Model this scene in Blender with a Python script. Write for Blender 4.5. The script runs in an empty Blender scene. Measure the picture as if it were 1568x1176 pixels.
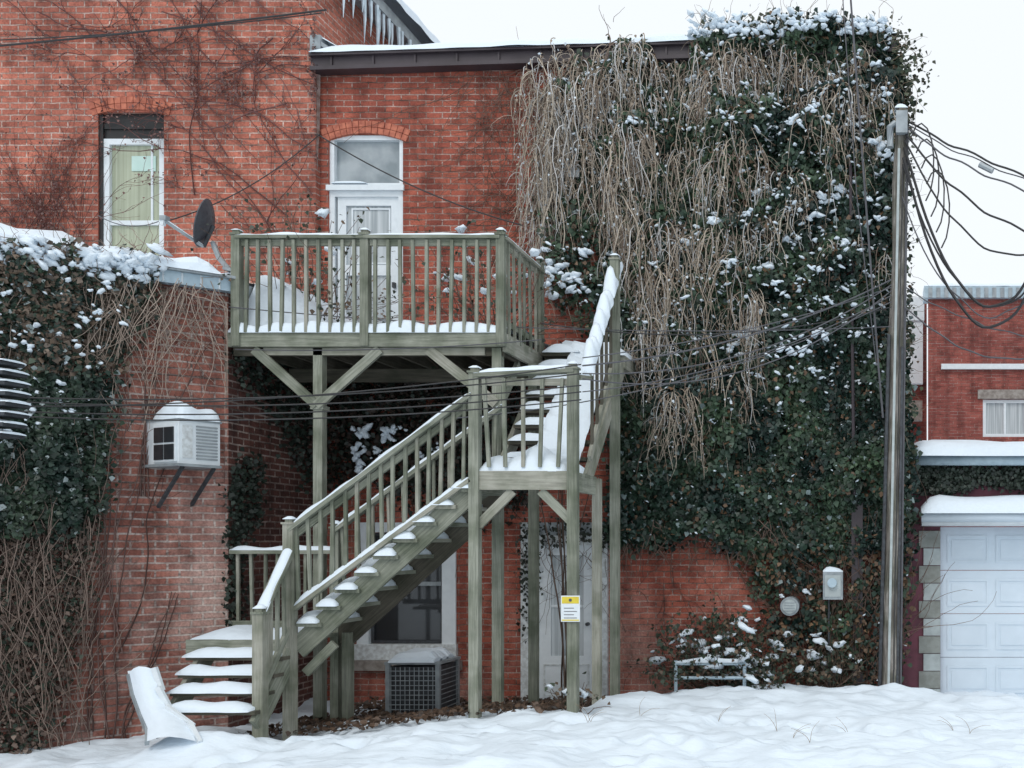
import bpy, math, random
import numpy as np
from mathutils import Vector, noise as mn
random.seed(7); rng=np.random.default_rng(7)
D0=13.0; F=1521.0; CH=2.09
# image pixel coordinates, placed at a chosen distance -> world metres
def S(u,v,d): return Vector(((u-1320)*d/F, d-D0, CH-(v-830)*d/F))
scene=bpy.context.scene
# ------------------------------------------------------------ materials
def newmat(name):
    m=bpy.data.materials.new(name); m.use_nodes=True
    nt=m.node_tree; b=nt.nodes['Principled BSDF']; return m,nt,b
def N(nt,t,**k):
    n=nt.nodes.new(t)
    for a,v in k.items():
        setattr(n,a,v)
    return n
def ramp(nt,stops):
    r=nt.nodes.new('ShaderNodeValToRGB'); e=r.color_ramp.elements
    e[0].position,e[0].color=stops[0][0],(*stops[0][1],1)
    e[1].position,e[1].color=stops[-1][0],(*stops[-1][1],1)
    for p,c in stops[1:-1]:
        x=e.new(p); x.color=(*c,1)
    return r
def mixc(nt,fac,a,b,blend='MIX'):
    m=nt.nodes.new('ShaderNodeMix'); m.data_type='RGBA'; m.blend_type=blend
    for sock,val in ((m.inputs[0],fac),(m.inputs[6],a),(m.inputs[7],b)):
        if isinstance(val,bpy.types.NodeSocket): nt.links.new(val,sock)
        elif isinstance(val,(int,float)): sock.default_value=val
        else: sock.default_value=(*val,1)
    return m.outputs[2]
def simple(name,col,rough=.7,col2=None,scale=8,bump=.2,metal=0,detail=6,stretch=None):
    m,nt,b=newmat(name); L=nt.links
    tc=N(nt,'ShaderNodeTexCoord'); no=N(nt,'ShaderNodeTexNoise'); no.inputs['Scale'].default_value=scale; no.inputs['Detail'].default_value=detail
    mp=N(nt,'ShaderNodeMapping'); L.new(tc.outputs['Object'],mp.inputs[0]); L.new(mp.outputs[0],no.inputs['Vector'])
    if stretch: mp.inputs['Scale'].default_value=stretch
    c2=col2 or tuple(c*.7 for c in col)
    r=ramp(nt,[(.35,c2),(.65,col)]); L.new(no.outputs['Fac'],r.inputs[0]); L.new(r.outputs[0],b.inputs['Base Color'])
    b.inputs['Roughness'].default_value=rough; b.inputs['Metallic'].default_value=metal
    if bump:
        bp=N(nt,'ShaderNodeBump'); bp.inputs['Strength'].default_value=bump; bp.inputs['Distance'].default_value=.02
        L.new(no.outputs['Fac'],bp.inputs['Height']); L.new(bp.outputs[0],b.inputs['Normal'])
    return m
def brickmat(name,c1,c2,mortar,lime=(.55,.45,.42),limeamt=.5,limez=3.2,dark=.5,ms=.009,soot=.7):
    m,nt,b=newmat(name); L=nt.links
    uv=N(nt,'ShaderNodeUVMap'); tc=N(nt,'ShaderNodeTexCoord')
    wob=N(nt,'ShaderNodeTexNoise'); wob.inputs['Scale'].default_value=7; wob.inputs['Detail'].default_value=4; L.new(uv.outputs[0],wob.inputs['Vector'])
    wm=N(nt,'ShaderNodeVectorMath',operation='MULTIPLY_ADD'); L.new(wob.outputs['Color'],wm.inputs[0]); wm.inputs[1].default_value=(.02,.018,0); L.new(uv.outputs[0],wm.inputs[2])
    br=N(nt,'ShaderNodeTexBrick'); L.new(wm.outputs[0],br.inputs['Vector'])
    br.inputs['Scale'].default_value=1; br.inputs['Brick Width'].default_value=.215; br.inputs['Row Height'].default_value=.078
    br.inputs['Mortar Size'].default_value=ms; br.inputs['Mortar Smooth'].default_value=.3; br.inputs['Bias'].default_value=0
    br.inputs['Color1'].default_value=(*c1,1); br.inputs['Color2'].default_value=(*c2,1)
    n1=N(nt,'ShaderNodeTexNoise'); n1.inputs['Scale'].default_value=.9; n1.inputs['Detail'].default_value=7; n1.inputs['Roughness'].default_value=.65; L.new(tc.outputs['Object'],n1.inputs['Vector'])
    n2=N(nt,'ShaderNodeTexNoise'); n2.inputs['Scale'].default_value=3.2; n2.inputs['Detail'].default_value=8; n2.inputs['Roughness'].default_value=.7; L.new(tc.outputs['Object'],n2.inputs['Vector'])
    n3=N(nt,'ShaderNodeTexNoise'); n3.inputs['Scale'].default_value=45; n3.inputs['Detail'].default_value=4; L.new(tc.outputs['Object'],n3.inputs['Vector'])
    mp=N(nt,'ShaderNodeMapping'); mp.inputs['Scale'].default_value=(1.6,11,1); L.new(uv.outputs[0],mp.inputs[0])
    n5=N(nt,'ShaderNodeTexNoise'); n5.inputs['Scale'].default_value=1.3; n5.inputs['Detail'].default_value=6; n5.inputs['Roughness'].default_value=.7; L.new(mp.outputs[0],n5.inputs['Vector'])
    mv=ramp(nt,[(.38,tuple(x*.3 for x in mortar)),(.49,mortar),(.58,lime)]); L.new(n5.outputs['Fac'],mv.inputs[0]); L.new(mv.outputs[0],br.inputs['Mortar'])
    sp=N(nt,'ShaderNodeSeparateXYZ'); L.new(tc.outputs['Object'],sp.inputs[0])
    mr=N(nt,'ShaderNodeMapRange'); L.new(sp.outputs['Z'],mr.inputs[0]); mr.inputs[1].default_value=limez; mr.inputs[2].default_value=limez-2.2; mr.inputs[3].default_value=0; mr.inputs[4].default_value=limeamt
    lr=ramp(nt,[(.45,(0,0,0)),(.68,(1,1,1))]); L.new(n1.outputs['Fac'],lr.inputs[0])
    mu=N(nt,'ShaderNodeMath',operation='MULTIPLY'); L.new(lr.outputs[0],mu.inputs[0]); L.new(mr.outputs[0],mu.inputs[1])
    c=mixc(nt,mu.outputs[0],br.outputs['Color'],lime)
    dr=ramp(nt,[(.32,(dark*.8,dark*.74,dark*.74)),(.5,(.95,.93,.93)),(.72,(1.06,1.05,1.05))]); L.new(n2.outputs['Fac'],dr.inputs[0])
    c=mixc(nt,.9,c,dr.outputs[0],'MULTIPLY')
    gr=ramp(nt,[(.3,(.62,)*3),(.7,(1.2,)*3)]); L.new(n3.outputs['Fac'],gr.inputs[0])
    c=mixc(nt,.8,c,gr.outputs[0],'MULTIPLY')
    # vertical run-off streaks
    ms_=N(nt,'ShaderNodeMapping'); ms_.inputs['Scale'].default_value=(3.5,.35,1); L.new(uv.outputs[0],ms_.inputs[0])
    n6=N(nt,'ShaderNodeTexNoise'); n6.inputs['Scale'].default_value=1.4; n6.inputs['Detail'].default_value=7; L.new(ms_.outputs[0],n6.inputs['Vector'])
    st=ramp(nt,[(.36,(soot,soot*.97,soot*.98)),(.52,(1,1,1))]); L.new(n6.outputs['Fac'],st.inputs[0]); c=mixc(nt,1,c,st.outputs[0],'MULTIPLY')
    big=ramp(nt,[(.35,(.72,.70,.70)),(.65,(1.08,1.04,1.0))]); L.new(n1.outputs['Fac'],big.inputs[0])
    c=mixc(nt,1,c,big.outputs[0],'MULTIPLY')
    L.new(c,b.inputs['Base Color']); b.inputs['Roughness'].default_value=.9
    inv=N(nt,'ShaderNodeMath',operation='SUBTRACT'); inv.inputs[0].default_value=1; L.new(br.outputs['Fac'],inv.inputs[1])
    ad=N(nt,'ShaderNodeMath',operation='MULTIPLY_ADD'); L.new(n3.outputs['Fac'],ad.inputs[0]); ad.inputs[1].default_value=.6; L.new(inv.outputs[0],ad.inputs[2])
    bp=N(nt,'ShaderNodeBump'); bp.inputs['Strength'].default_value=.8; bp.inputs['Distance'].default_value=.012; L.new(ad.outputs[0],bp.inputs['Height']); L.new(bp.outputs[0],b.inputs['Normal'])
    return m
def attrmat(name,rough=.7,spec=.3):
    m,nt,b=newmat(name); a=N(nt,'ShaderNodeAttribute'); a.attribute_name='Col'
    nt.links.new(a.outputs['Color'],b.inputs['Base Color']); b.inputs['Roughness'].default_value=rough
    b.inputs['Specular IOR Level'].default_value=spec
    return m
def woodmat(name,a,bcol,c,tint=(.55,.58,.50)):
    m,nt,b=newmat(name); L=nt.links
    uv=N(nt,'ShaderNodeUVMap'); mp=N(nt,'ShaderNodeMapping'); mp.inputs['Scale'].default_value=(40,1.6,1); L.new(uv.outputs[0],mp.inputs[0])
    no=N(nt,'ShaderNodeTexNoise'); no.inputs['Scale'].default_value=1.3; no.inputs['Detail'].default_value=7; no.inputs['Roughness'].default_value=.7; L.new(mp.outputs[0],no.inputs['Vector'])
    r=ramp(nt,[(.3,a),(.5,bcol),(.72,c)]); L.new(no.outputs['Fac'],r.inputs[0])
    tc=N(nt,'ShaderNodeTexCoord'); n2=N(nt,'ShaderNodeTexNoise'); n2.inputs['Scale'].default_value=3; n2.inputs['Detail'].default_value=6; L.new(tc.outputs['Object'],n2.inputs['Vector'])
    g=ramp(nt,[(.35,tint),(.6,(1.08,1.06,1.04))]); L.new(n2.outputs['Fac'],g.inputs[0])
    L.new(mixc(nt,1,r.outputs[0],g.outputs[0],'MULTIPLY'),b.inputs['Base Color']); b.inputs['Roughness'].default_value=.85
    bp=N(nt,'ShaderNodeBump'); bp.inputs['Strength'].default_value=.5; bp.inputs['Distance'].default_value=.006; L.new(no.outputs['Fac'],bp.inputs['Height']); L.new(bp.outputs[0],b.inputs['Normal'])
    return m
M={}
M['brick']=brickmat('brick_red',(.53,.15,.095),(.36,.09,.06),(.42,.25,.20),limez=2.9,limeamt=.55,lime=(.60,.45,.40))
M['brickShade']=brickmat('brick_deck_shade',(.20,.08,.062),(.11,.045,.037),(.34,.26,.23),limez=1.5,limeamt=.3,lime=(.50,.42,.38),dark=.3,ms=.011)  # dark copy of the brick: shade under the deck put into its colour
M['brickT']=brickmat('brick_tall',(.60,.205,.14),(.44,.14,.095),(.52,.36,.30),lime=(.70,.55,.49),limeamt=0,soot=.8)
M['brickL']=brickmat('brick_left',(.48,.20,.15),(.32,.12,.09),(.48,.36,.32),lime=(.66,.58,.54),limeamt=.5,limez=4.2,ms=.012)
M['brickF']=brickmat('brick_far',(.42,.13,.105),(.33,.09,.075),(.38,.18,.14),limeamt=0,ms=.006)
M['arch']=simple('arch_brick',(.54,.18,.11),.9,(.34,.10,.065),14,.4)
m,nt,b=newmat('snow'); L=nt.links
tc=N(nt,'ShaderNodeTexCoord'); no=N(nt,'ShaderNodeTexNoise'); no.inputs['Scale'].default_value=9; no.inputs['Detail'].default_value=8; L.new(tc.outputs['Object'],no.inputs['Vector'])
b.inputs['Base Color'].default_value=(.745,.83,.905,1); b.inputs['Roughness'].default_value=.75
bp=N(nt,'ShaderNodeBump'); bp.inputs['Strength'].default_value=.4; bp.inputs['Distance'].default_value=.04; L.new(no.outputs['Fac'],bp.inputs['Height']); L.new(bp.outputs[0],b.inputs['Normal'])
M['snow']=m
m,nt,b=newmat('snowy_ground'); L=nt.links
a=N(nt,'ShaderNodeAttribute'); a.attribute_name='dirt'
tc=N(nt,'ShaderNodeTexCoord'); no=N(nt,'ShaderNodeTexNoise'); no.inputs['Scale'].default_value=7; no.inputs['Detail'].default_value=9; no.inputs['Roughness'].default_value=.7; L.new(tc.outputs['Object'],no.inputs['Vector'])
ad=N(nt,'ShaderNodeMath',operation='ADD'); L.new(a.outputs['Fac'],ad.inputs[0]); L.new(no.outputs['Fac'],ad.inputs[1])
r=ramp(nt,[(.72,(0,0,0)),(.80,(1,1,1))])
sb=N(nt,'ShaderNodeMath',operation='SUBTRACT'); L.new(ad.outputs[0],sb.inputs[0]); sb.inputs[1].default_value=.2; L.new(sb.outputs[0],r.inputs[0])
n2=N(nt,'ShaderNodeTexNoise'); n2.inputs['Scale'].default_value=40; n2.inputs['Detail'].default_value=5; L.new(tc.outputs['Object'],n2.inputs['Vector'])
dc=ramp(nt,[(.3,(.015,.012,.01)),(.6,(.07,.05,.035))]); L.new(n2.outputs['Fac'],dc.inputs[0])
L.new(mixc(nt,r.outputs[0],(.74,.825,.90),dc.outputs[0]),b.inputs['Base Color']); b.inputs['Roughness'].default_value=.8
mp=N(nt,'ShaderNodeMapping'); mp.inputs['Scale'].default_value=(1.2,3,1); L.new(tc.outputs['Object'],mp.inputs[0])
n4=N(nt,'ShaderNodeTexNoise'); n4.inputs['Scale'].default_value=2.2; n4.inputs['Detail'].default_value=9; L.new(mp.outputs[0],n4.inputs['Vector'])
bp=N(nt,'ShaderNodeBump'); bp.inputs['Strength'].default_value=.55; bp.inputs['Distance'].default_value=.07; L.new(n4.outputs['Fac'],bp.inputs['Height']); L.new(bp.outputs[0],b.inputs['Normal'])
M['ground']=m
M['wood']=woodmat('weathered_wood',(.14,.15,.125),(.255,.27,.225),(.37,.385,.33))
M['wood2']=woodmat('weathered_wood_b',(.11,.12,.10),(.20,.215,.175),(.31,.32,.27))
M['wood3']=woodmat('weathered_wood_c',(.20,.20,.17),(.31,.31,.265),(.42,.42,.37))
M['wooddark']=woodmat('dark_wood',(.05,.05,.04),(.10,.09,.07),(.16,.15,.12))
M['pole']=woodmat('pole_wood',(.05,.045,.04),(.18,.165,.15),(.48,.46,.44))
M['white']=simple('white_paint',(.76,.81,.84),.5,(.70,.75,.78),12,.1)
M['whiteold']=simple('peeling_white_paint',(.74,.79,.81),.6,(.50,.52,.52),20,.3)
M['brown']=simple('brown_gutter',(.055,.042,.05),.45,(.035,.026,.03),3,.05)
M['black']=simple('black_paint',(.02,.02,.022),.5,(.012,.012,.012),6,.05)
M['grey']=simple('grey_metal',(.36,.40,.42),.5,(.25,.28,.30),8,.1,.2)
M['dkmetal']=simple('dark_metal',(.07,.08,.09),.5,(.04,.04,.045),20,.1,.3)
M['rust']=simple('rusty_pipe',(.33,.26,.24),.7,(.14,.08,.06),12,.2)
M['stone']=simple('sill_stone',(.36,.33,.30),.85,(.22,.19,.17),12,.3)
M['block']=simple('concrete_block',(.46,.51,.51),.9,(.36,.40,.40),9,.3)
M['blockd']=simple('painted_block',(.30,.32,.30),.9,(.22,.23,.21),9,.3)
M['maroon']=simple('maroon_wall',(.19,.065,.09),.85,(.11,.045,.06),5,.3)
M['garagedoor']=simple('garage_door_paint',(.66,.75,.83),.45,(.62,.71,.79),4,.03)
M['cyan']=simple('pale_blue_metal',(.46,.58,.65),.45,(.36,.47,.54),10,.05)
M['yellow']=simple('sign_yellow',(.75,.62,.05),.5,(.65,.5,.05),8,0)
M['wire']=simple('cable_black',(.03,.03,.033),.5,(.02,.02,.02),8,0)
M['wireg']=simple('cable_grey',(.10,.10,.11),.5,(.07,.07,.08),8,0)
M['dish']=simple('dish_dark_grey',(.06,.065,.075),.4,(.05,.05,.06),8,0)
M['ice']=simple('ice',(.65,.74,.80),.15,(.5,.6,.66),12,.2)
M['interior']=simple('dark_interior',(.02,.02,.02),.9,(.01,.01,.01),5,0)
M['leaf']=attrmat('leaf_surface',.45,.4); M['twig']=attrmat('twig_bark',.9,.1)
def glassm(name,col,col2,sc=(14,1,.4)):
    m,nt,b=newmat(name); L=nt.links
    tc=N(nt,'ShaderNodeTexCoord'); mp=N(nt,'ShaderNodeMapping'); mp.inputs['Scale'].default_value=sc; L.new(tc.outputs['Object'],mp.inputs[0])
    no=N(nt,'ShaderNodeTexNoise'); no.inputs['Scale'].default_value=1.5; no.inputs['Detail'].default_value=3; L.new(mp.outputs[0],no.inputs['Vector'])
    r=ramp(nt,[(.35,col2),(.65,col)]); L.new(no.outputs['Fac'],r.inputs[0]); L.new(r.outputs[0],b.inputs['Base Color'])
    b.inputs['Roughness'].default_value=.5; b.inputs['Coat Weight'].default_value=1; b.inputs['Coat Roughness'].default_value=.04
    return m
M['glass']=glassm('dark_glass',(.02,.025,.03),(.008,.01,.012),(1,1,1))
M['glassgrey']=glassm('transom_glass',(.36,.40,.42),(.18,.22,.24),(2,1,2))
M['curtain']=glassm('white_curtain_glass',(.56,.60,.62),(.30,.34,.36))
M['curtainy']=glassm('yellow_curtain_glass',(.42,.46,.33),(.30,.33,.23),(20,1,.25))
M['paper']=simple('paper_mint',(.55,.72,.66),.6,(.48,.66,.60),5,0)
# ------------------------------------------------------------ mesh builder
def empty(name,loc=(0,0,0)):
    e=bpy.data.objects.new(name,None); scene.collection.objects.link(e); e.empty_display_size=.2; return e
class MB:
    def __init__(s): s.v=[];s.f=[];s.uv=[];s.m=[];s.mats=[]
    def mi(s,k):
        if k not in s.mats: s.mats.append(k)
        return s.mats.index(k)
    def face(s,pts,mat,uv=None):
        i=len(s.v); s.v+= [tuple(p) for p in pts]; s.f.append(tuple(range(i,i+len(pts))))
        if uv is None: uv=[(0,0)]*len(pts)
        s.uv+=uv; s.m.append(s.mi(mat))
    def hexa(s,c,mat,L=1,W=.1):
        o=random.random()*50
        if mat=='wood': mat=random.choice(('wood','wood','wood2','wood3'))
        q=[(0,1,2,3),(7,6,5,4),(0,4,5,1),(1,5,6,2),(2,6,7,3),(3,7,4,0)]
        for k,(a,b_,c_,d) in enumerate(q):
            if k<2: uv=[(o,o),(o+W,o),(o+W,o+W),(o,o+W)]
            else:
                x=o+k*.3; uv=[(x,o),(x,o+L),(x+W,o+L),(x+W,o)]
            s.face([c[a],c[b_],c[c_],c[d]],mat,uv)
    def box(s,x0,x1,y0,y1,z0,z1,mat):
        if x0>x1:x0,x1=x1,x0
        if y0>y1:y0,y1=y1,y0
        if z0>z1:z0,z1=z1,z0
        lx,ly,lz=x1-x0,y1-y0,z1-z0
        if lz>=lx and lz>=ly:
            c=[(x0,y0,z0),(x1,y0,z0),(x1,y1,z0),(x0,y1,z0),(x0,y0,z1),(x1,y0,z1),(x1,y1,z1),(x0,y1,z1)]; l=lz
            c=[c[i] for i in (0,3,2,1,4,7,6,5)]
        elif lx>=ly:
            c=[(x0,y0,z0),(x0,y1,z0),(x0,y1,z1),(x0,y0,z1),(x1,y0,z0),(x1,y1,z0),(x1,y1,z1),(x1,y0,z1)]; l=lx
            c=[c[i] for i in (0,3,2,1,4,7,6,5)]
        else:
            c=[(x0,y0,z0),(x1,y0,z0),(x1,y0,z1),(x0,y0,z1),(x0,y1,z0),(x1,y1,z0),(x1,y1,z1),(x0,y1,z1)]; l=ly
        s.hexa(c,mat,l,.1)
    def beam(s,p,q,w,h,mat,up=(0,0,1)):
        p=Vector(p);q=Vector(q);d=(q-p); l=d.length; d.normalize(); up=Vector(up)
        if abs(d.dot(up))>.98: up=Vector((0,1,0))
        r=d.cross(up).normalized(); u=r.cross(d).normalized()
        c=[]
        for b_ in (p,q):
            for (a,e) in ((-1,-1),(1,-1),(1,1),(-1,1)):
                c.append(b_+r*(a*w/2)+u*(e*h/2))
        s.hexa(c,mat,l,max(w,h))
    def tube(s,pts,r,mat,n=6):
        pts=[Vector(p) for p in pts]; rings=[]
        rs=r if isinstance(r,(list,tuple)) else [r]*len(pts)
        for i,p in enumerate(pts):
            t=(pts[min(i+1,len(pts)-1)]-pts[max(i-1,0)]).normalized()
            a=t.cross(Vector((0,0,1)));
            if a.length<.05: a=t.cross(Vector((0,1,0)))
            a.normalize(); b_=t.cross(a)
            rings.append([p+(a*math.cos(k*2*math.pi/n)+b_*math.sin(k*2*math.pi/n))*rs[i] for k in range(n)])
        l=0
        for i in range(len(pts)-1):
            l2=l+(pts[i+1]-pts[i]).length
            for k in range(n):
                k2=(k+1)%n; w=2*math.pi*rs[i]/n
                s.face([rings[i][k],rings[i][k2],rings[i+1][k2],rings[i+1][k]],mat,[(k*w,l),(k*w+w,l),(k*w+w,l2),(k*w,l2)])
            l=l2
        s.face(rings[0][::-1],mat); s.face(rings[-1],mat)
    def snowcap(s,p,q,w,h,seg=.07,fr=3.1,amp=.7):
        p=Vector(p);q=Vector(q);d=q-p;L_=d.length;n=max(3,int(L_/seg));d.normalize()
        r=d.cross(Vector((0,0,1)))
        if r.length<.1: r=Vector((1,0,0))
        r.normalize(); rings=[]; o=random.random()*90
        for i in range(n+1):
            t=i/n; c=p+(q-p)*t
            e=min(1,min(i,n-i)*.5+.35)
            k=(1+amp*mn.noise(Vector((t*L_*fr+o,0,0))))*e; kw=1+.25*mn.noise(Vector((t*L_*fr*1.2+o,5,0)))
            ring=[c+r*(math.cos(a)*w/2*kw)+Vector((0,0,max(math.sin(a),0)*h*k-.004)) for a in (0,.5,1.1,1.57,2.04,2.64,math.pi)]
            rings.append(ring)
        for i in range(n):
            for k in range(6): s.face([rings[i][k],rings[i+1][k],rings[i+1][k+1],rings[i][k+1]],'snow')
        s.face(rings[0],'snow'); s.face(rings[-1][::-1],'snow')
    def build(s,name,parent=None,smooth=False):
        me=bpy.data.meshes.new(name); me.from_pydata(s.v,[],s.f)
        uvl=me.uv_layers.new(name='UVMap'); uvl.data.foreach_set('uv',np.array(s.uv,dtype=np.float32).ravel())
        for k in s.mats: me.materials.append(M[k])
        me.polygons.foreach_set('material_index',s.m)
        if smooth:
            import bmesh
            bm=bmesh.new(); bm.from_mesh(me); bmesh.ops.remove_doubles(bm,verts=bm.verts,dist=.0005); bm.to_mesh(me); bm.free()
            me.polygons.foreach_set('use_smooth',[True]*len(me.polygons))
        me.update(); o=bpy.data.objects.new(name,me); scene.collection.objects.link(o)
        if parent: o.parent=parent
        return o
def wall(mb,p0,p1,z0,z1,holes,mat,rev=.12,uo=0):
    p0=Vector((*p0,0));p1=Vector((*p1,0));d=p1-p0;L_=d.length;d.normalize(); n=Vector((d.y,-d.x,0))
    us=sorted({0,L_}|{h[0] for h in holes}|{h[1] for h in holes}); zs=sorted({z0,z1}|{h[2] for h in holes}|{h[3] for h in holes})
    for i in range(len(us)-1):
        for j in range(len(zs)-1):
            cu=(us[i]+us[i+1])/2;cz=(zs[j]+zs[j+1])/2
            if any(h[0]<cu<h[1] and h[2]<cz<h[3] for h in holes): continue
            c=[(us[i],zs[j]),(us[i+1],zs[j]),(us[i+1],zs[j+1]),(us[i],zs[j+1])]
            mb.face([p0+d*u+Vector((0,0,z)) for u,z in c],mat,[(u+uo,z) for u,z in c])
    for u0,u1,za,zb in holes:
        A=[p0+d*u0+Vector((0,0,za)),p0+d*u1+Vector((0,0,za)),p0+d*u1+Vector((0,0,zb)),p0+d*u0+Vector((0,0,zb))]
        B=[a-n*rev for a in A]
        for k in range(4):
            k2=(k+1)%4; mb.face([A[k2],A[k],B[k],B[k2]],mat,[(u0+.3,za),(u0,za),(u0,za+rev),(u0+.3,za+rev)])
def arch(mb,x0,x1,y,zs,rise,th,mat='arch',rows=2):
    w=x1-x0;R=(w*w/4+rise*rise)/(2*rise);cx=(x0+x1)/2;cz=zs+rise-R;A=math.asin(w/2/R)*1.1
    n=int(2*A*R/.075)
    for rr in range(rows):
        r0=R+rr*th/rows;r1=R+(rr+1)*th/rows-.008
        for i in range(n):
            a0=-A+2*A*i/n+.004/R;a1=-A+2*A*(i+1)/n-.004/R
            yy=y-.012-random.random()*.008
            pts=[(cx+math.sin(a)*r,cz+math.cos(a)*r) for r,a in((r0,a0),(r0,a1),(r1,a1),(r1,a0))]
            c=[(px,yy,pz) for px,pz in pts]+[(px,y+.06,pz) for px,pz in pts]
            mb.hexa(c,mat)
# ------------------------------------------------------------ ground
def sst(t): t=np.clip(t,0,1); return t*t*(3-2*t)
def gz(x,y,withn=True):
    H=np.interp(x,[-20,-8,-6.8,-5.6,-4.6,-4,-3,-1.5,0,1,3,20],[.05,.0,.06,.10,.22,.30,.34,.32,.31,.24,.16,.16])
    Fz=np.interp(x,[-20,-3,-2.4,.3,1,20],[0,0,.14,.16,.02,0])
    ya=np.interp(x,[-3,-2],[-2.6,-1.1]); yb=np.interp(x,[-3,-2],[-1.2,-.1])
    z=H+(Fz-H)*sst((y-ya)/(yb-ya))
    z=z+.22*np.exp(-((x+6.1)**2/.35+(y+3.75)**2/.12))
    return z
def gzp(x,y): return float(gz(np.array(x,float),np.array(y,float)))
xs=np.concatenate([[-300,-150,-80,-40,-25,-17],np.arange(-13,7,.05),[8,12,20,40,80,150,300]])
ys=np.concatenate([[-200,-100,-50,-30,-20,-14,-11],np.arange(-9,1.6,.05),[4,8,20,50,120,300]])
nx,ny=len(xs),len(ys); V=np.zeros((ny,nx,3)); dirt=np.zeros((ny,nx))
X,Y=np.meshgrid(xs,ys); Z=gz(X,Y)
prints=[(random.uniform(-6,1.5),random.uniform(-5.2,-3.0)) for _ in range(26)]
for k in range(16): prints.append((-5.6+k*.42,-3.6-.35*math.sin(k*.5)+(k%2)*.16))
for j in range(ny):
    for i in range(nx):
        x,y=xs[i],ys[j]
        if -13<=x<7 and -9<=y<1.6:
            r1=mn.noise(Vector((x*1.9,y*3.2,4)))
            Z[j,i]+=.10*mn.noise(Vector((x*1.3,y*1.8,3)))+.045*(1-2*abs(r1))*.6+.045*mn.noise(Vector((x*3.6,y*4.5,8)))+.02*mn.noise(Vector((x*9,y*10,2)))-.01
            e=mn.noise(Vector((x*2.5,y*2.5,1)))*.3
            m_=min(1,(x+6.6+e)/.5,(-2.9-x+e)/.5,(y+2.55+e)/.35)
            dirt[j,i]=max(-1,m_)*.5
        else: dirt[j,i]=-1
for (px,py) in prints:
    Z-=.06*np.exp(-(((X-px)/.13)**2+((Y-py)/.10)**2)**1.5)
    Z+=.022*np.exp(-((np.hypot((X-px)/.2,(Y-py)/.16)-1)/.3)**2)
V[...,0]=X;V[...,1]=Y;V[...,2]=Z
idx=np.arange(nx*ny).reshape(ny,nx)
fc=np.stack([idx[:-1,:-1],idx[:-1,1:],idx[1:,1:],idx[1:,:-1]],-1).reshape(-1,4)
me=bpy.data.meshes.new('ground'); me.from_pydata(V.reshape(-1,3).tolist(),[],fc.tolist())
at=me.attributes.new('dirt','FLOAT','POINT'); at.data.foreach_set('value',dirt.ravel().astype(np.float32))
me.materials.append(M['ground']); me.polygons.foreach_set('use_smooth',[True]*len(me.polygons))
g=bpy.data.objects.new('snowy_ground',me); scene.collection.objects.link(g)
# ------------------------------------------------------------ numpy foliage helpers
def unit(a): return a/np.maximum(np.linalg.norm(a,axis=-1,keepdims=True),1e-6)
def mesh_np(name,verts,faces,cols,mat,parent,smooth=False):
    me=bpy.data.meshes.new(name)
    me.vertices.add(len(verts)); me.vertices.foreach_set('co',verts.astype(np.float32).ravel())
    k=faces.shape[1]; me.loops.add(faces.size); me.loops.foreach_set('vertex_index',faces.astype(np.int32).ravel())
    me.polygons.add(len(faces)); me.polygons.foreach_set('loop_start',np.arange(0,faces.size,k,dtype=np.int32)); 
    me.update(calc_edges=True); me.validate()
    if cols is not None:
        ca=me.color_attributes.new('Col','FLOAT_COLOR','POINT'); c4=np.ones((len(verts),4),np.float32); c4[:,:3]=cols; ca.data.foreach_set('color',c4.ravel())
    me.materials.append(M[mat])
    if smooth: me.polygons.foreach_set('use_smooth',[True]*len(me.polygons))
    o=bpy.data.objects.new(name,me); scene.collection.objects.link(o)
    if parent: o.parent=parent
    return o
def leaves(name,C,nrm,size,cols,parent,droop=.5,spread=.7,mat='leaf'):
    n=len(C); nn=unit(nrm+rng.normal(0,spread,(n,3)))
    a=rng.normal(0,.6,(n,3))+np.array([0,0,-1.0])*droop*2; a=unit(a-nn*(a*nn).sum(1,keepdims=True)); b=np.cross(nn,a)
    s=size[:,None]
    P=np.stack([C-a*s*.45,C+b*s*.48-a*s*.12+nn*s*.12,C+b*s*.25+a*s*.3,C+a*s*.62-nn*s*.1,C-b*s*.25+a*s*.3,C-b*s*.48-a*s*.12+nn*s*.12],1)
    f=np.arange(n*6).reshape(n,6)
    return mesh_np(name,P.reshape(-1,3),f,np.repeat(cols,6,0),mat,parent)
def strands(name,paths,radii,cols,parent,mat='twig'):
    VV=[];FF=[];CC=[];o=0
    for p,r,c in zip(paths,radii,cols):
        k=len(p); t=unit(np.gradient(p,axis=0)); up=np.array([.3,1,.2]); a=unit(np.cross(t,up)); b=np.cross(t,a)
        rr=np.linspace(r,r*.45,k)[:,None]
        ring=np.stack([p+(a*math.cos(q)+b*math.sin(q))*rr for q in (0,2.09,4.19)],1)
        VV.append(ring.reshape(-1,3)); CC.append(np.repeat(np.atleast_2d(c),3*k,0))
        i=np.arange(k-1)*3+o
        for q in range(3):
            q2=(q+1)%3; FF.append(np.stack([i+q,i+q2,i+3+q2,i+3+q],1))
        o+=3*k
    return mesh_np(name,np.concatenate(VV),np.concatenate(FF),np.concatenate(CC),mat,parent)
import bmesh
bm=bmesh.new(); bmesh.ops.create_icosphere(bm,subdivisions=2,radius=1); ICOV=np.array([v.co[:] for v in bm.verts]); ICOF=np.array([[v.index for v in f.verts] for f in bm.faces]); bm.free()
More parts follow.
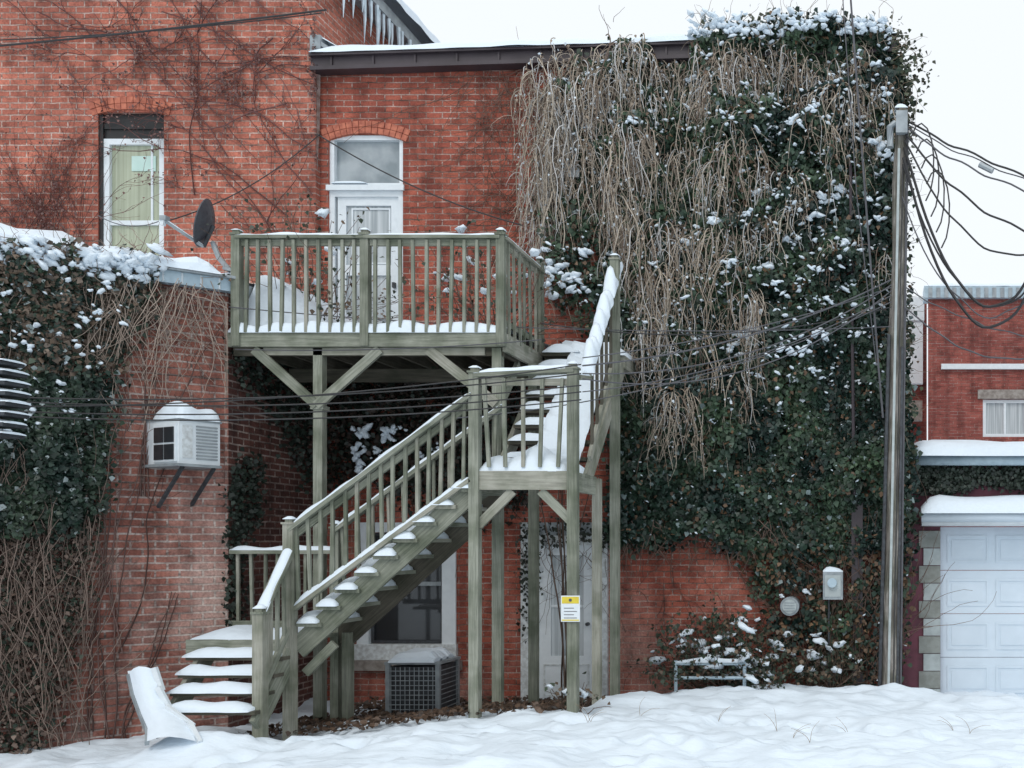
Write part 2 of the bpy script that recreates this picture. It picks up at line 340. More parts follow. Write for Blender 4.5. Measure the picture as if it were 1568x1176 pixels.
def blobs(name,C,size,parent,flat=.5,wide=1.3):
    VV=[];FF=[];o=0
    for c,s in zip(C,size):
        off=random.random()*100
        dsp=np.array([mn.noise(Vector(v*1.6)+Vector((off,0,0)))+.35*mn.noise(Vector(v*3.5)+Vector((off,9,0))) for v in ICOV])
        v=ICOV*(1+.8*dsp[:,None]); th=random.random()*6.28
        sx=s*wide*random.uniform(.7,1.3); R=np.array([[math.cos(th),-math.sin(th)],[math.sin(th),math.cos(th)]])
        w=v*np.array([sx,s*.85,s*flat*1.25]); 
        w[:,:2]=w[:,:2]@R.T; tl=random.uniform(-.6,.6); w[:,2]+=w[:,0]*tl
        VV.append(w+c); FF.append(ICOF+o); o+=len(v)
    return mesh_np(name,np.concatenate(VV),np.concatenate(FF),None,'snow',parent,True)
def inpoly(px,py,poly):
    r=np.zeros(len(px),bool); n=len(poly)
    for i in range(n):
        x1,y1=poly[i];x2,y2=poly[(i+1)%n]
        c=((y1>py)!=(y2>py))&(px<(x2-x1)*(py-y1)/((y2-y1)+1e-9)+x1); r^=c
    return r
def samp(poly,n,jit=8,dens=None):
    xs_=[p[0] for p in poly];ys_=[p[1] for p in poly]; out=[]
    tot=0
    while tot<n:
        px=rng.uniform(min(xs_)-15,max(xs_)+15,n*2);py=rng.uniform(min(ys_)-15,max(ys_)+15,n*2)
        k=inpoly(px+rng.normal(0,jit,n*2),py+rng.normal(0,jit,n*2),poly)
        if dens is not None: k&=rng.random(n*2)<dens(px,py)
        q=np.stack([px[k],py[k]],1); out.append(q); tot+=len(q)
    return np.concatenate(out)[:n]
def wallpt(uv,t,d=13.0):
    return np.stack([(uv[:,0]-1320)*d/F, np.full(len(uv),d-D0)-t, CH-(uv[:,1]-830)*d/F],1)
def nz(uv,sc,off=0): return np.array([mn.noise(Vector((a*sc,b*sc,off))) for a,b in uv])
def fx(u): return (u-1320)/117.0
def fz(v): return CH-(v-830)/117.0
# ------------------------------------------------------------ main (lower, ivy clad) brick building
B=empty('brick_building')
mb=MB()
X0,X1=fx(490),fx(1376)
holes=[]
def hole(u0,u1,v0,v1): holes.append((fx(u0)-X0,fx(u1)-X0,fz(v1),fz(v0)))
hole(503,617,205,560); hole(838,890,190,275); hole(560,692,815,1000); hole(806,924,812,1080)
wall(mb,(X0,0),(X1,0),-.4,fz(84),holes,'brick',.14)
wall(mb,(X1,0),(X1,9),-.4,fz(84),[],'brick')
arch(mb,fx(503),fx(617),0,fz(215),.09,.17)
mb.face([(X0,.0,fz(84)),(X1,.0,fz(84)),(X1,9,fz(84)),(X0,9,fz(84))],'brown')
for h in holes: mb.box(X0+h[0]+.002,X0+h[1]-.002,.5,.52,h[2],h[3],'interior')
mb.build('walls',B)
mb=MB()
a=Vector((fx(487),-.10,fz(108)));b_=Vector((fx(1372),-.10,fz(80)))
mb.beam(a,b_,.14,.17,'brown'); mb.beam(a+Vector((0,-.05,.10)),b_+Vector((0,-.05,.10)),.16,.03,'brown')
mb.beam(a+Vector((0,-.085,-.06)),b_+Vector((0,-.085,-.06)),.03,.05,'brown')
for i in range(14):
    t=(i+.5)/14; c=a.lerp(b_,t)
    mb.box(c.x-.012,c.x+.012,-.19,-.171,c.z-.08,c.z+.08,'brown')
mb.snowcap(a+Vector((0.02,.0,.12)),b_+Vector((0,.0,.12)),.3,.12,.12,1.5)
mb.snowcap(a+Vector((.3,.4,.16)),b_+Vector((0,.4,.16)),.9,.14,.12,.8)
mb.tube([(fx(490),-.05,fz(118)),(fx(489),-.05,fz(200)),(fx(486),-.06,fz(268))],[.035,.03,.03],'rust')
mb.build('gutter',B)
mb=MB(); mb.box(fx(484),fx(500),-.15,.5,fz(94),fz(62),'grey'); 
for i in range(6): 
    p0=Vector((fx(486+i*6),-.12,fz(66+i*4))); mb.beam(p0,p0+Vector((.35,.1,-.22)),.05,.05,'grey')
mb.snowcap((fx(486),-.05,fz(60)),(fx(525),.1,fz(78)),.2,.05); mb.build('parapet_flashing',B)
def frame(mb,x0,x1,z0,z1,y,w,dep,mat):
    mb.box(x0,x0+w,y,y+dep,z0,z1,mat); mb.box(x1-w,x1,y,y+dep,z0,z1,mat)
    mb.box(x0+w,x1-w,y,y+dep,z1-w,z1,mat); mb.box(x0+w,x1-w,y,y+dep,z0,z0+w,mat)
mb=MB(); x0,x1=fx(503),fx(617)
frame(mb,x0,x1,fz(286),fz(206),.03,.06,.09,'white'); mb.box(x0+.06,x1-.06,.10,.11,fz(281),fz(212),'glassgrey')
mb.box(x0-.02,x1+.02,-.03,.10,fz(292),fz(284),'white'); mb.snowcap((x0+.05,-.0,fz(281)),(x0+.5,-.0,fz(281)),.07,.035)
frame(mb,x0,x1,fz(560),fz(292),.02,.07,.10,'white')
frame(mb,fx(514),fx(609),fz(558),fz(300),.05,.11,.05,'white')
mb.box(fx(525),fx(598),.052,.10,fz(420),fz(404),'white')
mb.box(fx(525),fx(598),.085,.09,fz(540),fz(311),'curtain')
frame(mb,fx(534),fx(594),fz(402),fz(316),.07,.02,.02,'white')
mb.box(fx(600),fx(604),.0,.05,fz(440),fz(432),'dkmetal')
mb.build('upper_door',B)
mb=MB(); x0,x1=fx(838),fx(890); frame(mb,x0,x1,fz(275),fz(190),-.10,.09,.18,'white'); mb.box(x0+.09,x1-.09,-.03,-.02,fz(270),fz(195),'curtain')
mb.box(x0+.09,x1-.09,-.07,-.031,fz(236),fz(229),'white'); mb.build('upper_window',B)
mb=MB(); x0,x1=fx(548),fx(699)
mb.box(x0,fx(566),-.03,.08,fz(1002),fz(815),'white'); mb.box(fx(678),x1,-.03,.08,fz(1002),fz(815),'white')
mb.box(x0,x1,-.032,.08,fz(815),fz(800),'white'); mb.box(x0-.02,x1+.02,-.06,.08,fz(1010),fz(986),'whiteold')
frame(mb,fx(567),fx(677),fz(985),fz(816),.03,.035,.04,'dkmetal')
mb.box(fx(567),fx(677),.075,.08,fz(985),fz(816),'glass'); mb.box(fx(570),fx(674),.025,.07,fz(897),fz(891),'grey')
mb.box(fx(538),fx(708),-.09,.02,fz(1026),fz(1010.5),'stone')
mb.build('ground_floor_window',B)
mb=MB(); 
mb.box(fx(800),fx(824),-.07,.03,-.05,fz(800),'whiteold'); mb.box(fx(914),fx(932),-.07,.03,-.05,fz(800),'whiteold'); mb.box(fx(824),fx(914),-.07,.03,fz(835),fz(820),'whiteold')
mb.box(fx(824),fx(914),-.03,-.02,fz(820),fz(800),'glassgrey')
mb.box(fx(824),fx(914),-.04,.0,-.05,fz(1004),'white'); mb.box(fx(824),fx(845),-.04,.0,fz(1004),fz(835),'white'); mb.box(fx(895),fx(914),-.04,.0,fz(1004),fz(835),'white')
mb.box(fx(845),fx(895),-.04,.0,fz(850),fz(835),'white'); mb.box(fx(845),fx(895),-.015,-.01,fz(1004),fz(850),'curtain')
frame(mb,fx(834),fx(904),fz(1066),fz(1016),-.05,.02,.009,'whiteold')
mb.box(fx(845),fx(895),-.03,-.016,fz(930),fz(926),'white')
mb.tube([(fx(902),-.04,fz(955)),(fx(902),-.10,fz(955))],.025,'dkmetal',8)
mb.box(fx(798),fx(934),-.25,.1,-.3,-.051,'stone')
mb.build('ground_floor_door',B)
# ------------------------------------------------------------ tall brick building
T=empty('brick_building'); mb=MB()
TY=-.10; td=12.9
def tx(u): return (u-1320)*td/F
def tz(v): return CH-(v-830)*td/F
XL=-16; holes=[(tx(150)-XL,tx(251)-XL,tz(410),tz(172))]
XR=X0-.004
wall(mb,(XL,TY),(XR,TY),-.4,11,holes,'brickT',.14)
wall(mb,(XR,TY),(XR,9),-.4,9.75,[],'brickT',uo=.1)
arch(mb,tx(147),tx(254),TY,tz(176),.07,.17)
mb.box(tx(150),tx(251),TY+.5,TY+.52,tz(410),tz(172),'interior')
mb.build('walls',T)
mb=MB()
mb.box(tx(151),tx(251),TY+.05,TY+.12,tz(212),tz(170),'black'); mb.box(tx(150),tx(156),TY+.02,TY+.12,tz(410),tz(172),'black')
mb.box(tx(157),tx(249),TY+.03,TY+.05,tz(196),tz(188),'black')
frame(mb,tx(156),tx(250),tz(408),tz(211),TY+.03,.075,.06,'white')
mb.box(tx(163),tx(243),TY+.04,TY+.08,tz(343),tz(336),'white')
mb.box(tx(163),tx(243),TY+.075,TY+.08,tz(402),tz(216),'curtainy')
mb.box(tx(226),tx(229),TY+.06,TY+.079,tz(336),tz(216),'white')
mb.box(tx(196),tx(233),TY+.064,TY+.073,tz(259),tz(236),'paper')
mb.build('upper_door',T)
mb=MB()
ya=TY+.0
mb.box(XR+.003,XR+.30,ya,9,9.62,9.78,'grey'); mb.box(XR-.3,XR+.25,ya,9,9.781,9.84,'brown')
for i in range(34): 
    y=.1+i*.12; p=Vector((XR+.2+random.random()*.12,y,9.62)); l=random.uniform(.12,.8)
    mb.tube([p,p+Vector((.01,0,-l*.5)),p+Vector((0,0,-l))],[.03,.02,.003],'ice',5)
mb.snowcap((XR+.05,ya,9.84),(XR+.05,9,9.84),.8,.34,.2,1.5)
mb.build('snowy_eave',T)
# ------------------------------------------------------------ left low building
Lb=empty('brick_building'); mb=MB()
C=Vector((-7.05,-1.95)); wd=Vector((-.757,-.653)); E=C+wd*7
nL=Vector((.653,-.757,0))
RZ=4.98
wall(mb,(E.x,E.y),(C.x,C.y),-.4,RZ,[],'brickL')
wall(mb,(C.x,C.y),(X0-.02,TY-.0),-.4,RZ-.02,[],'brickShade',uo=.13)
mb.face([(E.x,E.y,RZ),(C.x,C.y,RZ),(X0-.02,TY,RZ),(E.x,TY,RZ)],'brown')
mb.build('walls',Lb)
mb=MB()
e3=lambda t,o=0,z=0:Vector((C.x+wd.x*t+nL.x*o,C.y+wd.y*t+nL.y*o,RZ+z))
mb.beam(e3(-.02,.07,-.06),e3(7,.07,-.06),.12,.13,'cyan'); mb.beam(e3(-.04,.10,.02),e3(7,.10,.02),.2,.03,'grey')
mb.beam(Vector((C.x+.08,C.y-.05,RZ-.05)),Vector((X0+.05,TY,RZ-.05)),.10,.12,'grey')
mb.snowcap(e3(.1,.05,.03),e3(7,.05,.03),.34,.15,.1)
for i in range(9): mb.beam(e3(.1+i*.17,.135,-.12),e3(.1+i*.17,.135,0),.015,.012,'white')
mb.build('roof_edge',Lb)
gv=MB(); n=40
def rs(i,j):
    t=i/n*6.8+.05; s=j/8
    p=e3(t,-.05,0); y=p.y+(TY-.01-p.y)*s; h=.06+.24*sst(np.array((t-1.1)/.9))+.2*mn.noise(Vector((t*2.4,s*4,3)))+.15*s
    return (p.x,y,RZ+(max(h,.03) if 0<j else .02))
for i in range(n):
    for j in range(8): gv.face([rs(i+1,j),rs(i,j),rs(i,j+1),rs(i+1,j+1)],'snow')
gv.build('roof_snow',Lb,True)
# ------------------------------------------------------------ window air conditioner
A=empty('window_air_conditioner'); mb=MB()
nf=Vector((.9,-.43,0)).normalized(); wl=Vector((-.43,-.9,0)).normalized()
c0=S(274,709,10.32)
def ap(a,b,z): return c0-wl*a-nf*b+Vector((0,0,z))
def abox(a0,a1,b0,b1,z0,z1,mat):
    c=[ap(a0,b0,z0),ap(a0,b1,z0),ap(a1,b1,z0),ap(a1,b0,z0)]+[ap(a0,b0,z1),ap(a0,b1,z1),ap(a1,b1,z1),ap(a1,b0,z1)]
    mb.hexa(c,mat)
W_,Dp,Hh=.42,.9,.45
abox(0,W_,0,Dp,0,Hh,'white')
for i in range(11): abox(.17,W_-.03,-.012,-.002,.05+i*.034,.066+i*.034,'grey')
abox(.03,.13,-.01,-.002,.06,.40,'whiteold')
abox(-.02,-.002,.03,.42,.02,.42,'white'); 
for i in range(2):
    for j in range(2): abox(-.03,-.021,.05+i*.18,.21+i*.18,.04+j*.18,.20+j*.18,'glass')
abox(-.01,W_+.01,-.02,Dp,Hh,Hh+.02,'grey'); abox(-.03,W_,-.03,.6,-.03,-.002,'grey')
for a_ in (.05,W_-.05):
    p=ap(a_,.02,-.03); q=ap(a_,.45,-.45); mb.beam(p,q,.03,.03,'dkmetal')
mb.build('casing',A)
sn=MB()
def cap(i,j):
    a_=i/14*(W_+.03);b_=j/14*.5; h=.17*(max(0,1-(abs(i/14-.5)*2)**4))**.5*(max(0,1-(abs(j/14-.5)*2)**4))**.5*(1+.45*mn.noise(Vector((a_*5,b_*5,0))))
    return ap(a_-0.015,b_-.03,Hh+.015+h)
for i in range(14):
    for j in range(14): sn.face([cap(i,j),cap(i,j+1),cap(i+1,j+1),cap(i+1,j)],'snow')
sn.build('snow_cap',A,True)
# ------------------------------------------------------------ wooden deck and staircase
St=empty('wooden_deck_staircase'); mb=MB(); sn=MB()
def post(x,y,z0,z1,w=.10,cap=True,mat='wood'):
    mb.box(x-w/2,x+w/2,y-w/2,y+w/2,z0,z1,mat)
    if cap:
        mb.box(x-w/2-.012,x+w/2+.012,y-w/2-.012,y+w/2+.012,z1,z1+.02,mat)
        mb.beam((x,y,z1+.02),(x,y,z1+.06),.07,.07,mat)
        sn.snowcap((x-w/2,y,z1+.055),(x+w/2,y,z1+.055),.10,.04,.03)
def balus(p0,p1,q0,q1,n,w=.036):
    for i in range(n):
        t=(i+.5)/n; a=Vector(p0).lerp(Vector(p1),t); b=Vector(q0).lerp(Vector(q1),t)
        j0,j1=random.uniform(-.01,.01),random.uniform(-.01,.01)
        mb.beam((a.x+j0,a.y,a.z),(b.x+j1,b.y,b.z),w,w,'wood',(0,1,0))
def rail(p,q,w=.09,h=.04,snow=.045,mat='wood'):
    mb.beam(p,q,w,h,mat)
    if snow:
        o=Vector((0,0,h/2)); sn.snowcap(Vector(p)+o,Vector(q)+o,w*.95,snow)
dx0,dx1=-6.98,-3.98; DZ=4.40; yf=-2.0
RT=5.43
for i in range(14):
    y=yf+.02+i*.14; mb.box(dx0,dx1,y,y+.13,DZ-.035,DZ,'wooddark')
mb.box(dx0-.02,dx1+.02,yf-.05,yf-.005,DZ-.155,DZ+.005,'wood')
mb.box(dx0+.0,dx1,yf+.03,yf+.075,DZ-.24,DZ-.04,'wooddark')
mb.box(dx0+.35,dx1-.2,yf+.0,yf+.029,DZ-.24,DZ-.157,'wood')
mb.box(dx1,dx1+.04,yf-.003,-.0,DZ-.20,DZ+.003,'wood')
for i in range(8): x=dx0+.1+i*.4; mb.box(x,x+.04,yf+.08,-.02,DZ-.2,DZ-.037,'wooddark')
mb.box(dx0,dx1,-.9,-.85,DZ-.36,DZ-.2,'wooddark')
for u in (366,562,769):
    x=(u-1320)*11/F; post(x,yf-.03,DZ-.15,S(0,362,11).z,.09)
for (a,b_) in ((366,562),(562,769)):
    xa=(a-1320)*11/F+.05; xb=(b_-1320)*11/F-.05
    rail((xa-.05,yf-.03,RT+.02),(xb+.05,yf-.03,RT+.02),.12,.035,.035); mb.box(xa,xb,yf-.045,yf-.01,RT-.07,RT-.0,'wood')
    balus((xa,yf-.055,DZ+.0),(xb,yf-.055,DZ),(xa,yf-.055,RT-.01),(xb,yf-.055,RT-.01),10,.033)
yb=-.72
rail((dx1,yf-.03,RT+.02),(dx1,yb,RT+.0),.12,.035,.04); mb.box(dx1-.01,dx1+.02,yf,yb,RT-.07,RT-.0,'wood'); mb.box(dx1-.01,dx1+.02,yf,yb,DZ+.1,DZ+.16,'wood')
balus((dx1+.03,yf,DZ-.05),(dx1+.03,yb,DZ-.05),(dx1+.03,yf,RT-.01),(dx1+.03,yb,RT-.01),7,.028)
post(dx1,yb,DZ-.2,RT+.1,.08)
def dsn(i,j):
    x=dx0+.06+(dx1-dx0-.1)*i/40; y=yf+.03+(-.05-yf)*j/16
    h=.10+.05*mn.noise(Vector((x*3,y*3,1)))+.62*float(sst(np.array((-5.95-x)/.9)))*min(1,j/3)*(1-.3*j/16)+.12*min(1,j/8)
    if j==0: h=.02
    return (x,y,DZ+h)
for i in range(40):
    for j in range(16): sn.face([dsn(i,j),dsn(i+1,j),dsn(i+1,j+1),dsn(i,j+1)],'snow')
sn.snowcap((dx0,yf-.03,DZ),(dx1,yf-.03,DZ),.08,.12,.06)
py_=-1.95; px_=(490-1320)*11.05/F
post(px_,py_,gzp(px_,py_)-.2,4.24,.10,False)
mb.box(px_-.07,px_+.07,py_-.07,py_+.07,3.56,3.60,'wood')
mb.beam((-6.72,py_-.06,4.22),(px_,py_-.06,3.60),.045,.10,'wood'); mb.beam((-5.33,py_-.062,4.22),(px_,py_-.062,3.60),.045,.10,'wood')
cx_=-4.05
post(cx_,-1.95,gzp(cx_,-1.9)-.2,4.24,.10,False)
mb.beam((-4.80,-2.0,4.22),(cx_,-2.0,3.62),.045,.11,'wood')
mb.beam((cx_,-1.3,4.18),(cx_,-1.92,3.6),.045,.10,'wood')
lx0,lx1,ly0,ly1,LZ=-3.93,-2.935,-2.9,-2.0,2.81
LR=3.78
for i in range(6): y=ly0+i*.15; mb.box(lx0,lx1,y,y+.14,LZ-.035,LZ,'wood')
mb.box(lx0+.03,lx1-.03,ly0-.04,ly0-.002,LZ-.19,LZ+.0,'wood3'); mb.box(lx1-.04,lx1,ly0,ly1,LZ-.20,LZ-.037,'wood'); mb.box(lx0,lx0+.04,ly0,ly1,LZ-.20,LZ-.037,'wood')
post(lx0,ly0-.01,gzp(lx0,ly0)-.3,S(0,572,10.1).z,.10); post(lx1,ly0-.01,gzp(lx1,ly0)-.3,S(0,566,10.1).z,.10)
rail((lx0-.0,ly0-.01,LR),(lx1+.02,ly0-.01,LR+.05),.12,.04,.05); mb.box(lx0+.06,lx1-.06,ly0-.02,ly0+.015,LR-.10,LR-.03,'wood')
balus((lx0+.06,ly0-.03,LZ+.04),(lx1-.06,ly0-.03,LZ+.04),(lx0,ly0-.03,LR-.03),(lx1,ly0-.03,LR-.03),5,.034)
sn.snowcap((lx0+.05,ly0+.18,LZ),(lx1-.05,ly0+.18,LZ),.42,.20,.06); sn.snowcap((lx0+.05,ly0+.55,LZ),(lx1-.05,ly0+.55,LZ),.5,.2,.1)
mb.beam((lx0+.03,ly0-.0,LZ-.55),(lx0+.38,ly0-.0,LZ-.2),.04,.09,'wood'); mb.beam((lx1-.03,ly0-.0,LZ-.5),(lx1-.33,ly0-.0,LZ-.2),.04,.09,'wood')
post(-3.9,-1.2,gzp(-3.9,-1.2)-.2,4.2,.10,False); post(lx1,ly1,gzp(lx1,ly1)-.2,LZ-.02,.09,False)
f0,f1=-2.25,-.80; nst=8; fr=(DZ-LZ)/nst
for k in range(nst):
    y=f0+(f1-f0)*k/(nst-1)*.93; z=LZ+fr*(k+1)
    mb.box(lx0+.02,lx1-.06,y,y+.24,z-.04,z,'wooddark')
    sn.snowcap((lx0+.04,y+.10,z),(lx0+.5,y+.10,z),.26,.10,.06)
def fsn(i,j):
    s=i/30; x=lx0+.33+(lx1-.10-lx0-.33)*j/8
    y=f0-.12+(f1+.15-f0)*s; z=LZ+.10+(DZ-LZ+.05)*s+.09*abs(math.sin(s*math.pi*8))**2*(.4+.6*(1-j/8))+.05*mn.noise(Vector((s*6,j*.5,2)))
    if j in (0,): z-=.22
    return (x,y,z)
for i in range(30):
    for j in range(8): sn.face([fsn(i,j),fsn(i,j+1),fsn(i+1,j+1),fsn(i+1,j)],'snow')
for x in (lx0+.0,lx1-.03): mb.beam((x,f0-.05,LZ-.06),(x,f1+.05,DZ-.16),.045,.20,'wood')
mb.box(lx0,lx1,f1+.1,-.02,DZ-.16,DZ-.0,'wood'); sn.snowcap((lx0,-.4,DZ),(lx1,-.4,DZ),.7,.18,.1)
r0=Vector((lx1,ly0+.05,LR+.0)); r1=Vector((lx1,ly1-.45,LR+.05)); r2=Vector((lx1,-1.08,5.40))
rail(r0,r1,.12,.04,.05); rail(r1,r2,.12,.04,0)
for q in range(3): sn.snowcap(r1.lerp(r2,q/3+.01)+Vector((0,0,.02)),r1.lerp(r2,q/3+.325)+Vector((0,0,.02)),.15,.17,.05,7,1.1)
b0=Vector((lx1+.0,-2.3,LZ+.18)); b1=Vector((lx1,-1.1,4.45))
mb.beam(b0,b1,.04,.07,'wood')
for i in range(6):
    t=(i+.5)/6; a=b0.lerp(b1,t); c=r1.lerp(r2,t); mb.box(lx1-.015,lx1+.015,a.y-.015,a.y+.015,a.z,c.z,'wooddark')
post(lx1+.02,-1.28,gzp(-2.9,-1.28)-.2,S(0,402,11.8).z,.10)
nx_=9; sx0,sx1=-5.74,-3.98; z0_=1.10
for k in range(nx_):
    x=sx0+(sx1-sx0)*k/nx_; z=z0_+(LZ-z0_)*(k+1)/(nx_+1)
    mb.box(x,x+.25,ly0-.03,ly1,z-.04,z,'wood')
    sn.snowcap((x+.02,ly0+.0,z),(x+.22,ly0+.0,z),.12,.08,.04); sn.snowcap((x+.10,ly0+.02,z),(x+.10,ly1-.05,z),.26,.13,.08)
mb.beam((sx0-.02,ly0+.03,z0_-.10),(sx1,ly0+.03,LZ-.20),.045,.22,'wood2'); mb.beam((sx0-.02,ly1-.06,z0_-.10),(sx1,ly1-.06,LZ-.20),.045,.25,'wooddark')
nz_=ly0-.03
T0=S(447,812,10.1);T1=S(724,606,10.1);Bt0=S(450,935,10.1);Bt1=S(722,735,10.1)
for P in (T0,T1,Bt0,Bt1): P.y=nz_
rail(T0,T1,.11,.04,.05); mb.beam(T0+Vector((0,.02,-.08)),T1+Vector((0,.02,-.08)),.035,.06,'wood')
rail(Bt0,Bt1,.06,.04,.06)
balus(Bt0,Bt1,T0,T1,15,.032)
oy=Vector((0,.86,0)); rail(T0+oy,T1+oy,.10,.04,.045); rail(Bt0+oy,Bt1+oy,.06,.04,.05); balus(Bt0+oy,Bt1+oy,T0+oy,T1+oy,11,.03)
nx1=T0.x
post(nx1,nz_,gzp(nx1,nz_)-.2,2.27,.10); post(nx1,nz_+.88,gzp(nx1,-2)-.2,2.24,.09)
post(sx0+.1,ly1-.1,gzp(sx0,-2)-.2,1.1,.09,False); mb.beam((sx0+.05,ly0+.06,.75),(sx0+.35,ly0+.06,1.05),.04,.09,'wood')
mb.box(-6.85,nx1+.04,-2.9,-2.0,z0_-.04,z0_,'wood'); mb.box(-6.85,nx1,-2.94,-2.9,z0_-.16,z0_,'wood')
sn.snowcap((-6.82,-2.5,z0_),(nx1,-2.5,z0_),.85,.10,.1)
rail((-6.98,-2.0,1.98),(nx1,-2.0,1.98),.10,.04,.05); mb.box(-6.98,nx1,-2.02,-1.99,1.15,1.22,'wood'); balus((-6.98,-2.0,1.15),(nx1,-2.0,1.15),(-6.98,-2.0,1.97),(nx1,-2.0,1.97),8,.03)
nf_=4
for k in range(nf_):
    z=z0_-.155*(k+1); y=-2.93-.155*(k+1); xl=-6.74+.03*k
    mb.box(xl,nx1+.03,y-.02,y+.15,z-.035,z,'wooddark')
    sn.snowcap((xl-.02,y+.06,z),(nx1-.02,y+.06,z),.22,.09,.09)
mb.beam((nx1,-2.9,z0_-.14),(nx1,-3.5,z0_-.78),.045,.2,'wood'); mb.beam((-6.65,-2.9,z0_-.14),(-6.65,-3.5,z0_-.78),.045,.2,'wood')
fpx=nx1; fpy=9.57-13
t1=Vector((fpx,fpy,1.40)); t0=Vector((nx1,nz_,2.03)); rail(t0,t1,.11,.04,.05); mb.beam(Vector((nx1,nz_,1.25)),Vector((fpx,fpy,.62)),.04,.06,'wood')
balus((nx1,nz_-.05,1.2),(fpx,fpy,.60),(nx1,nz_-.05,2.0),(fpx,fpy,1.38),4,.03)
post(fpx,fpy,.0,1.40,.10)
mb.build('timber',St); sn.build('snow',St,True)
Sg=empty('warning_sign'); mb=MB(); a=S(859,952,10.02);c=S(888,912,10.02)
yS=-2.975; mb.box(a.x,c.x,yS-.006,yS,a.z,c.z,'white'); mb.box(a.x+.01,c.x-.01,yS-.009,yS-.0065,c.z-.08,c.z-.012,'yellow')
mb.tube([((a.x+c.x)/2,yS-.0095,c.z-.045),((a.x+c.x)/2,yS-.012,c.z-.045)],.016,'wireg',12)
for i in range(4): mb.box(a.x+.03,c.x-.03-(i%2)*.03,yS-.009,yS-.0065,a.z+.035+i*.033,a.z+.041+i*.033,'wireg')
mb.box(a.x+.01,c.x-.01,yS-.009,yS-.0065,a.z+.01,a.z+.022,'yellow'); mb.build('panel',Sg)
# ------------------------------------------------------------ condenser
K=empty('air_conditioning_condenser'); mb=MB(); x0,x1,y0,y1,z0,z1=-5.64,-5.00,-1.25,-.65,.0,.64
mb.box(x0+.03,x1-.03,y0+.03,y1-.03,z0,z1-.03,'dkmetal')
for x in (x0,x1-.05):
    for y in (y0,y1-.05): mb.box(x,x+.05,y,y+.05,z0,z1,'grey')
for i in range(10): z=z0+.05+i*.057; mb.tube([(x0+.05,y0+.002,z),(x1-.05,y0+.002,z)],.006,'grey',5); mb.tube([(x1-.002,y0+.05,z),(x1-.002,y1-.05,z)],.006,'grey',5)
for i in range(10): x=x0+.07+i*.055; mb.tube([(x,y0-.006,z0+.03),(x,y0-.006,z1-.03)],.005,'grey',5)
mb.box(x0-.01,x1+.01,y0-.01,y1+.01,z1,z1+.03,'grey')
mb.tube([(-5.32,-.95,z1+.03),(-5.32,-.95,z1+.06)],.26,'dkmetal',20)
for i in range(3): mb.snowcap((x0+.05,y0+.08+i*.18,z1+.03),(x1-.05,y0+.08+i*.18,z1+.03),.24,.13,.06)
mb.build('housing',K)
# metal handrail beside shrub
Hr=empty('metal_handrail'); mb=MB(); y=-1.0; xa,xb=-2.25,-1.42
for z in (.45,.62): mb.tube([(xa,y,z),(xb,y,z)],.02,'cyan',8)
for x in (xa,xb): mb.tube([(x,y,.05),(x,y,.66)],.022,'cyan',8)
mb.snowcap((xa,y,.64),(xb,y,.64),.06,.05,.06); mb.build('rail',Hr)
# ------------------------------------------------------------ satellite dish
Di=empty('satellite_dish'); mb=MB()
cD=S(324,345,11.3); ax=Vector((-.93,-.28,.22)).normalized(); s1=ax.cross(Vector((0,0,1))).normalized(); s2=s1.cross(ax)
def dp(i,k): 
    r=i/5; a=k*2*math.pi/20; return cD+s1*math.cos(a)*.24*r+s2*math.sin(a)*.28*r+ax*(.09*r*r)
for i in range(5):
    for k in range(20):
        mb.face([dp(i,k),dp(i,k+1),dp(i+1,k+1),dp(i+1,k)],'dish')
        mb.face([dp(i,k)-ax*.012,dp(i+1,k)-ax*.012,dp(i+1,k+1)-ax*.012,dp(i,k+1)-ax*.012],'dish')
for k in range(20): mb.face([dp(5,k),dp(5,k+1),dp(5,k+1)-ax*.012,dp(5,k)-ax*.012],'dish')
l=S(252,338,11.0); b2=S(312,378,11.25)
mb.tube([b2,l],.018,'grey',8); mb.beam(l,l+Vector((.0,0,.05)),.07,.07,'grey'); mb.beam(l+Vector((-.03,0,-.05)),l+Vector((.0,0,.06)),.05,.05,'white')
mb.tube([cD-ax*.02,b2],.02,'dkmetal',8); mb.tube([S(326,372,11.3),S(335,395,11.2),S(352,414,11.0)],.028,'grey',8)
mb.beam(S(345,412,11.0),S(362,416,11.0),.1,.03,'grey'); mb.snowcap(b2+Vector((0,0,.015)),l+Vector((0,0,.015)),.035,.02)
mb.build('dish',Di)
# ------------------------------------------------------------ utility pole
P_=empty('utility_pole'); mb=MB(); pb=S(1362,1080,12.3); pt=S(1380,168,12.3)
mb.tube([pb+(pt-pb)*(i/16)+Vector((.014*math.sin(i*1.7),0,0)) for i in range(17)],[.12-.0028*i for i in range(17)],'pole',18)
mb.tube([pb+Vector((-.13,-.08,0)),pb.lerp(pt,.35)+Vector((-.11,-.09,0)),pb.lerp(pt,.62)+Vector((-.10,-.08,0))],.024,'dkmetal',8)
mb.beam(pb+Vector((-.02,-.125,0)),pb.lerp(pt,.93)+Vector((-.02,-.09,0)),.03,.02,'block'); mb.beam(pb+Vector((.09,-.09,0)),pb.lerp(pt,.6)+Vector((.07,-.08,0)),.03,.03,'dkmetal')
mb.beam(pb+Vector((.04,-.12,0)),pb.lerp(pt,.9)+Vector((.03,-.085,0)),.012,.012,'wire')
mb.tube([pb+Vector((.13,-.06,0)),pb.lerp(pt,.5)+Vector((.1,-.06,0)),pb.lerp(pt,.97)+Vector((.08,-.06,0))],.016,'wireg',8)
mb.tube([S(1302,-10,12.2),S(1325,300,12.2),S(1345,560,12.2),S(1352,640,12.2)],.014,'wireg',6); mb.tube([S(1290,-10,12.2),S(1312,300,12.2),S(1342,560,12.2)],.007,'wireg',6)
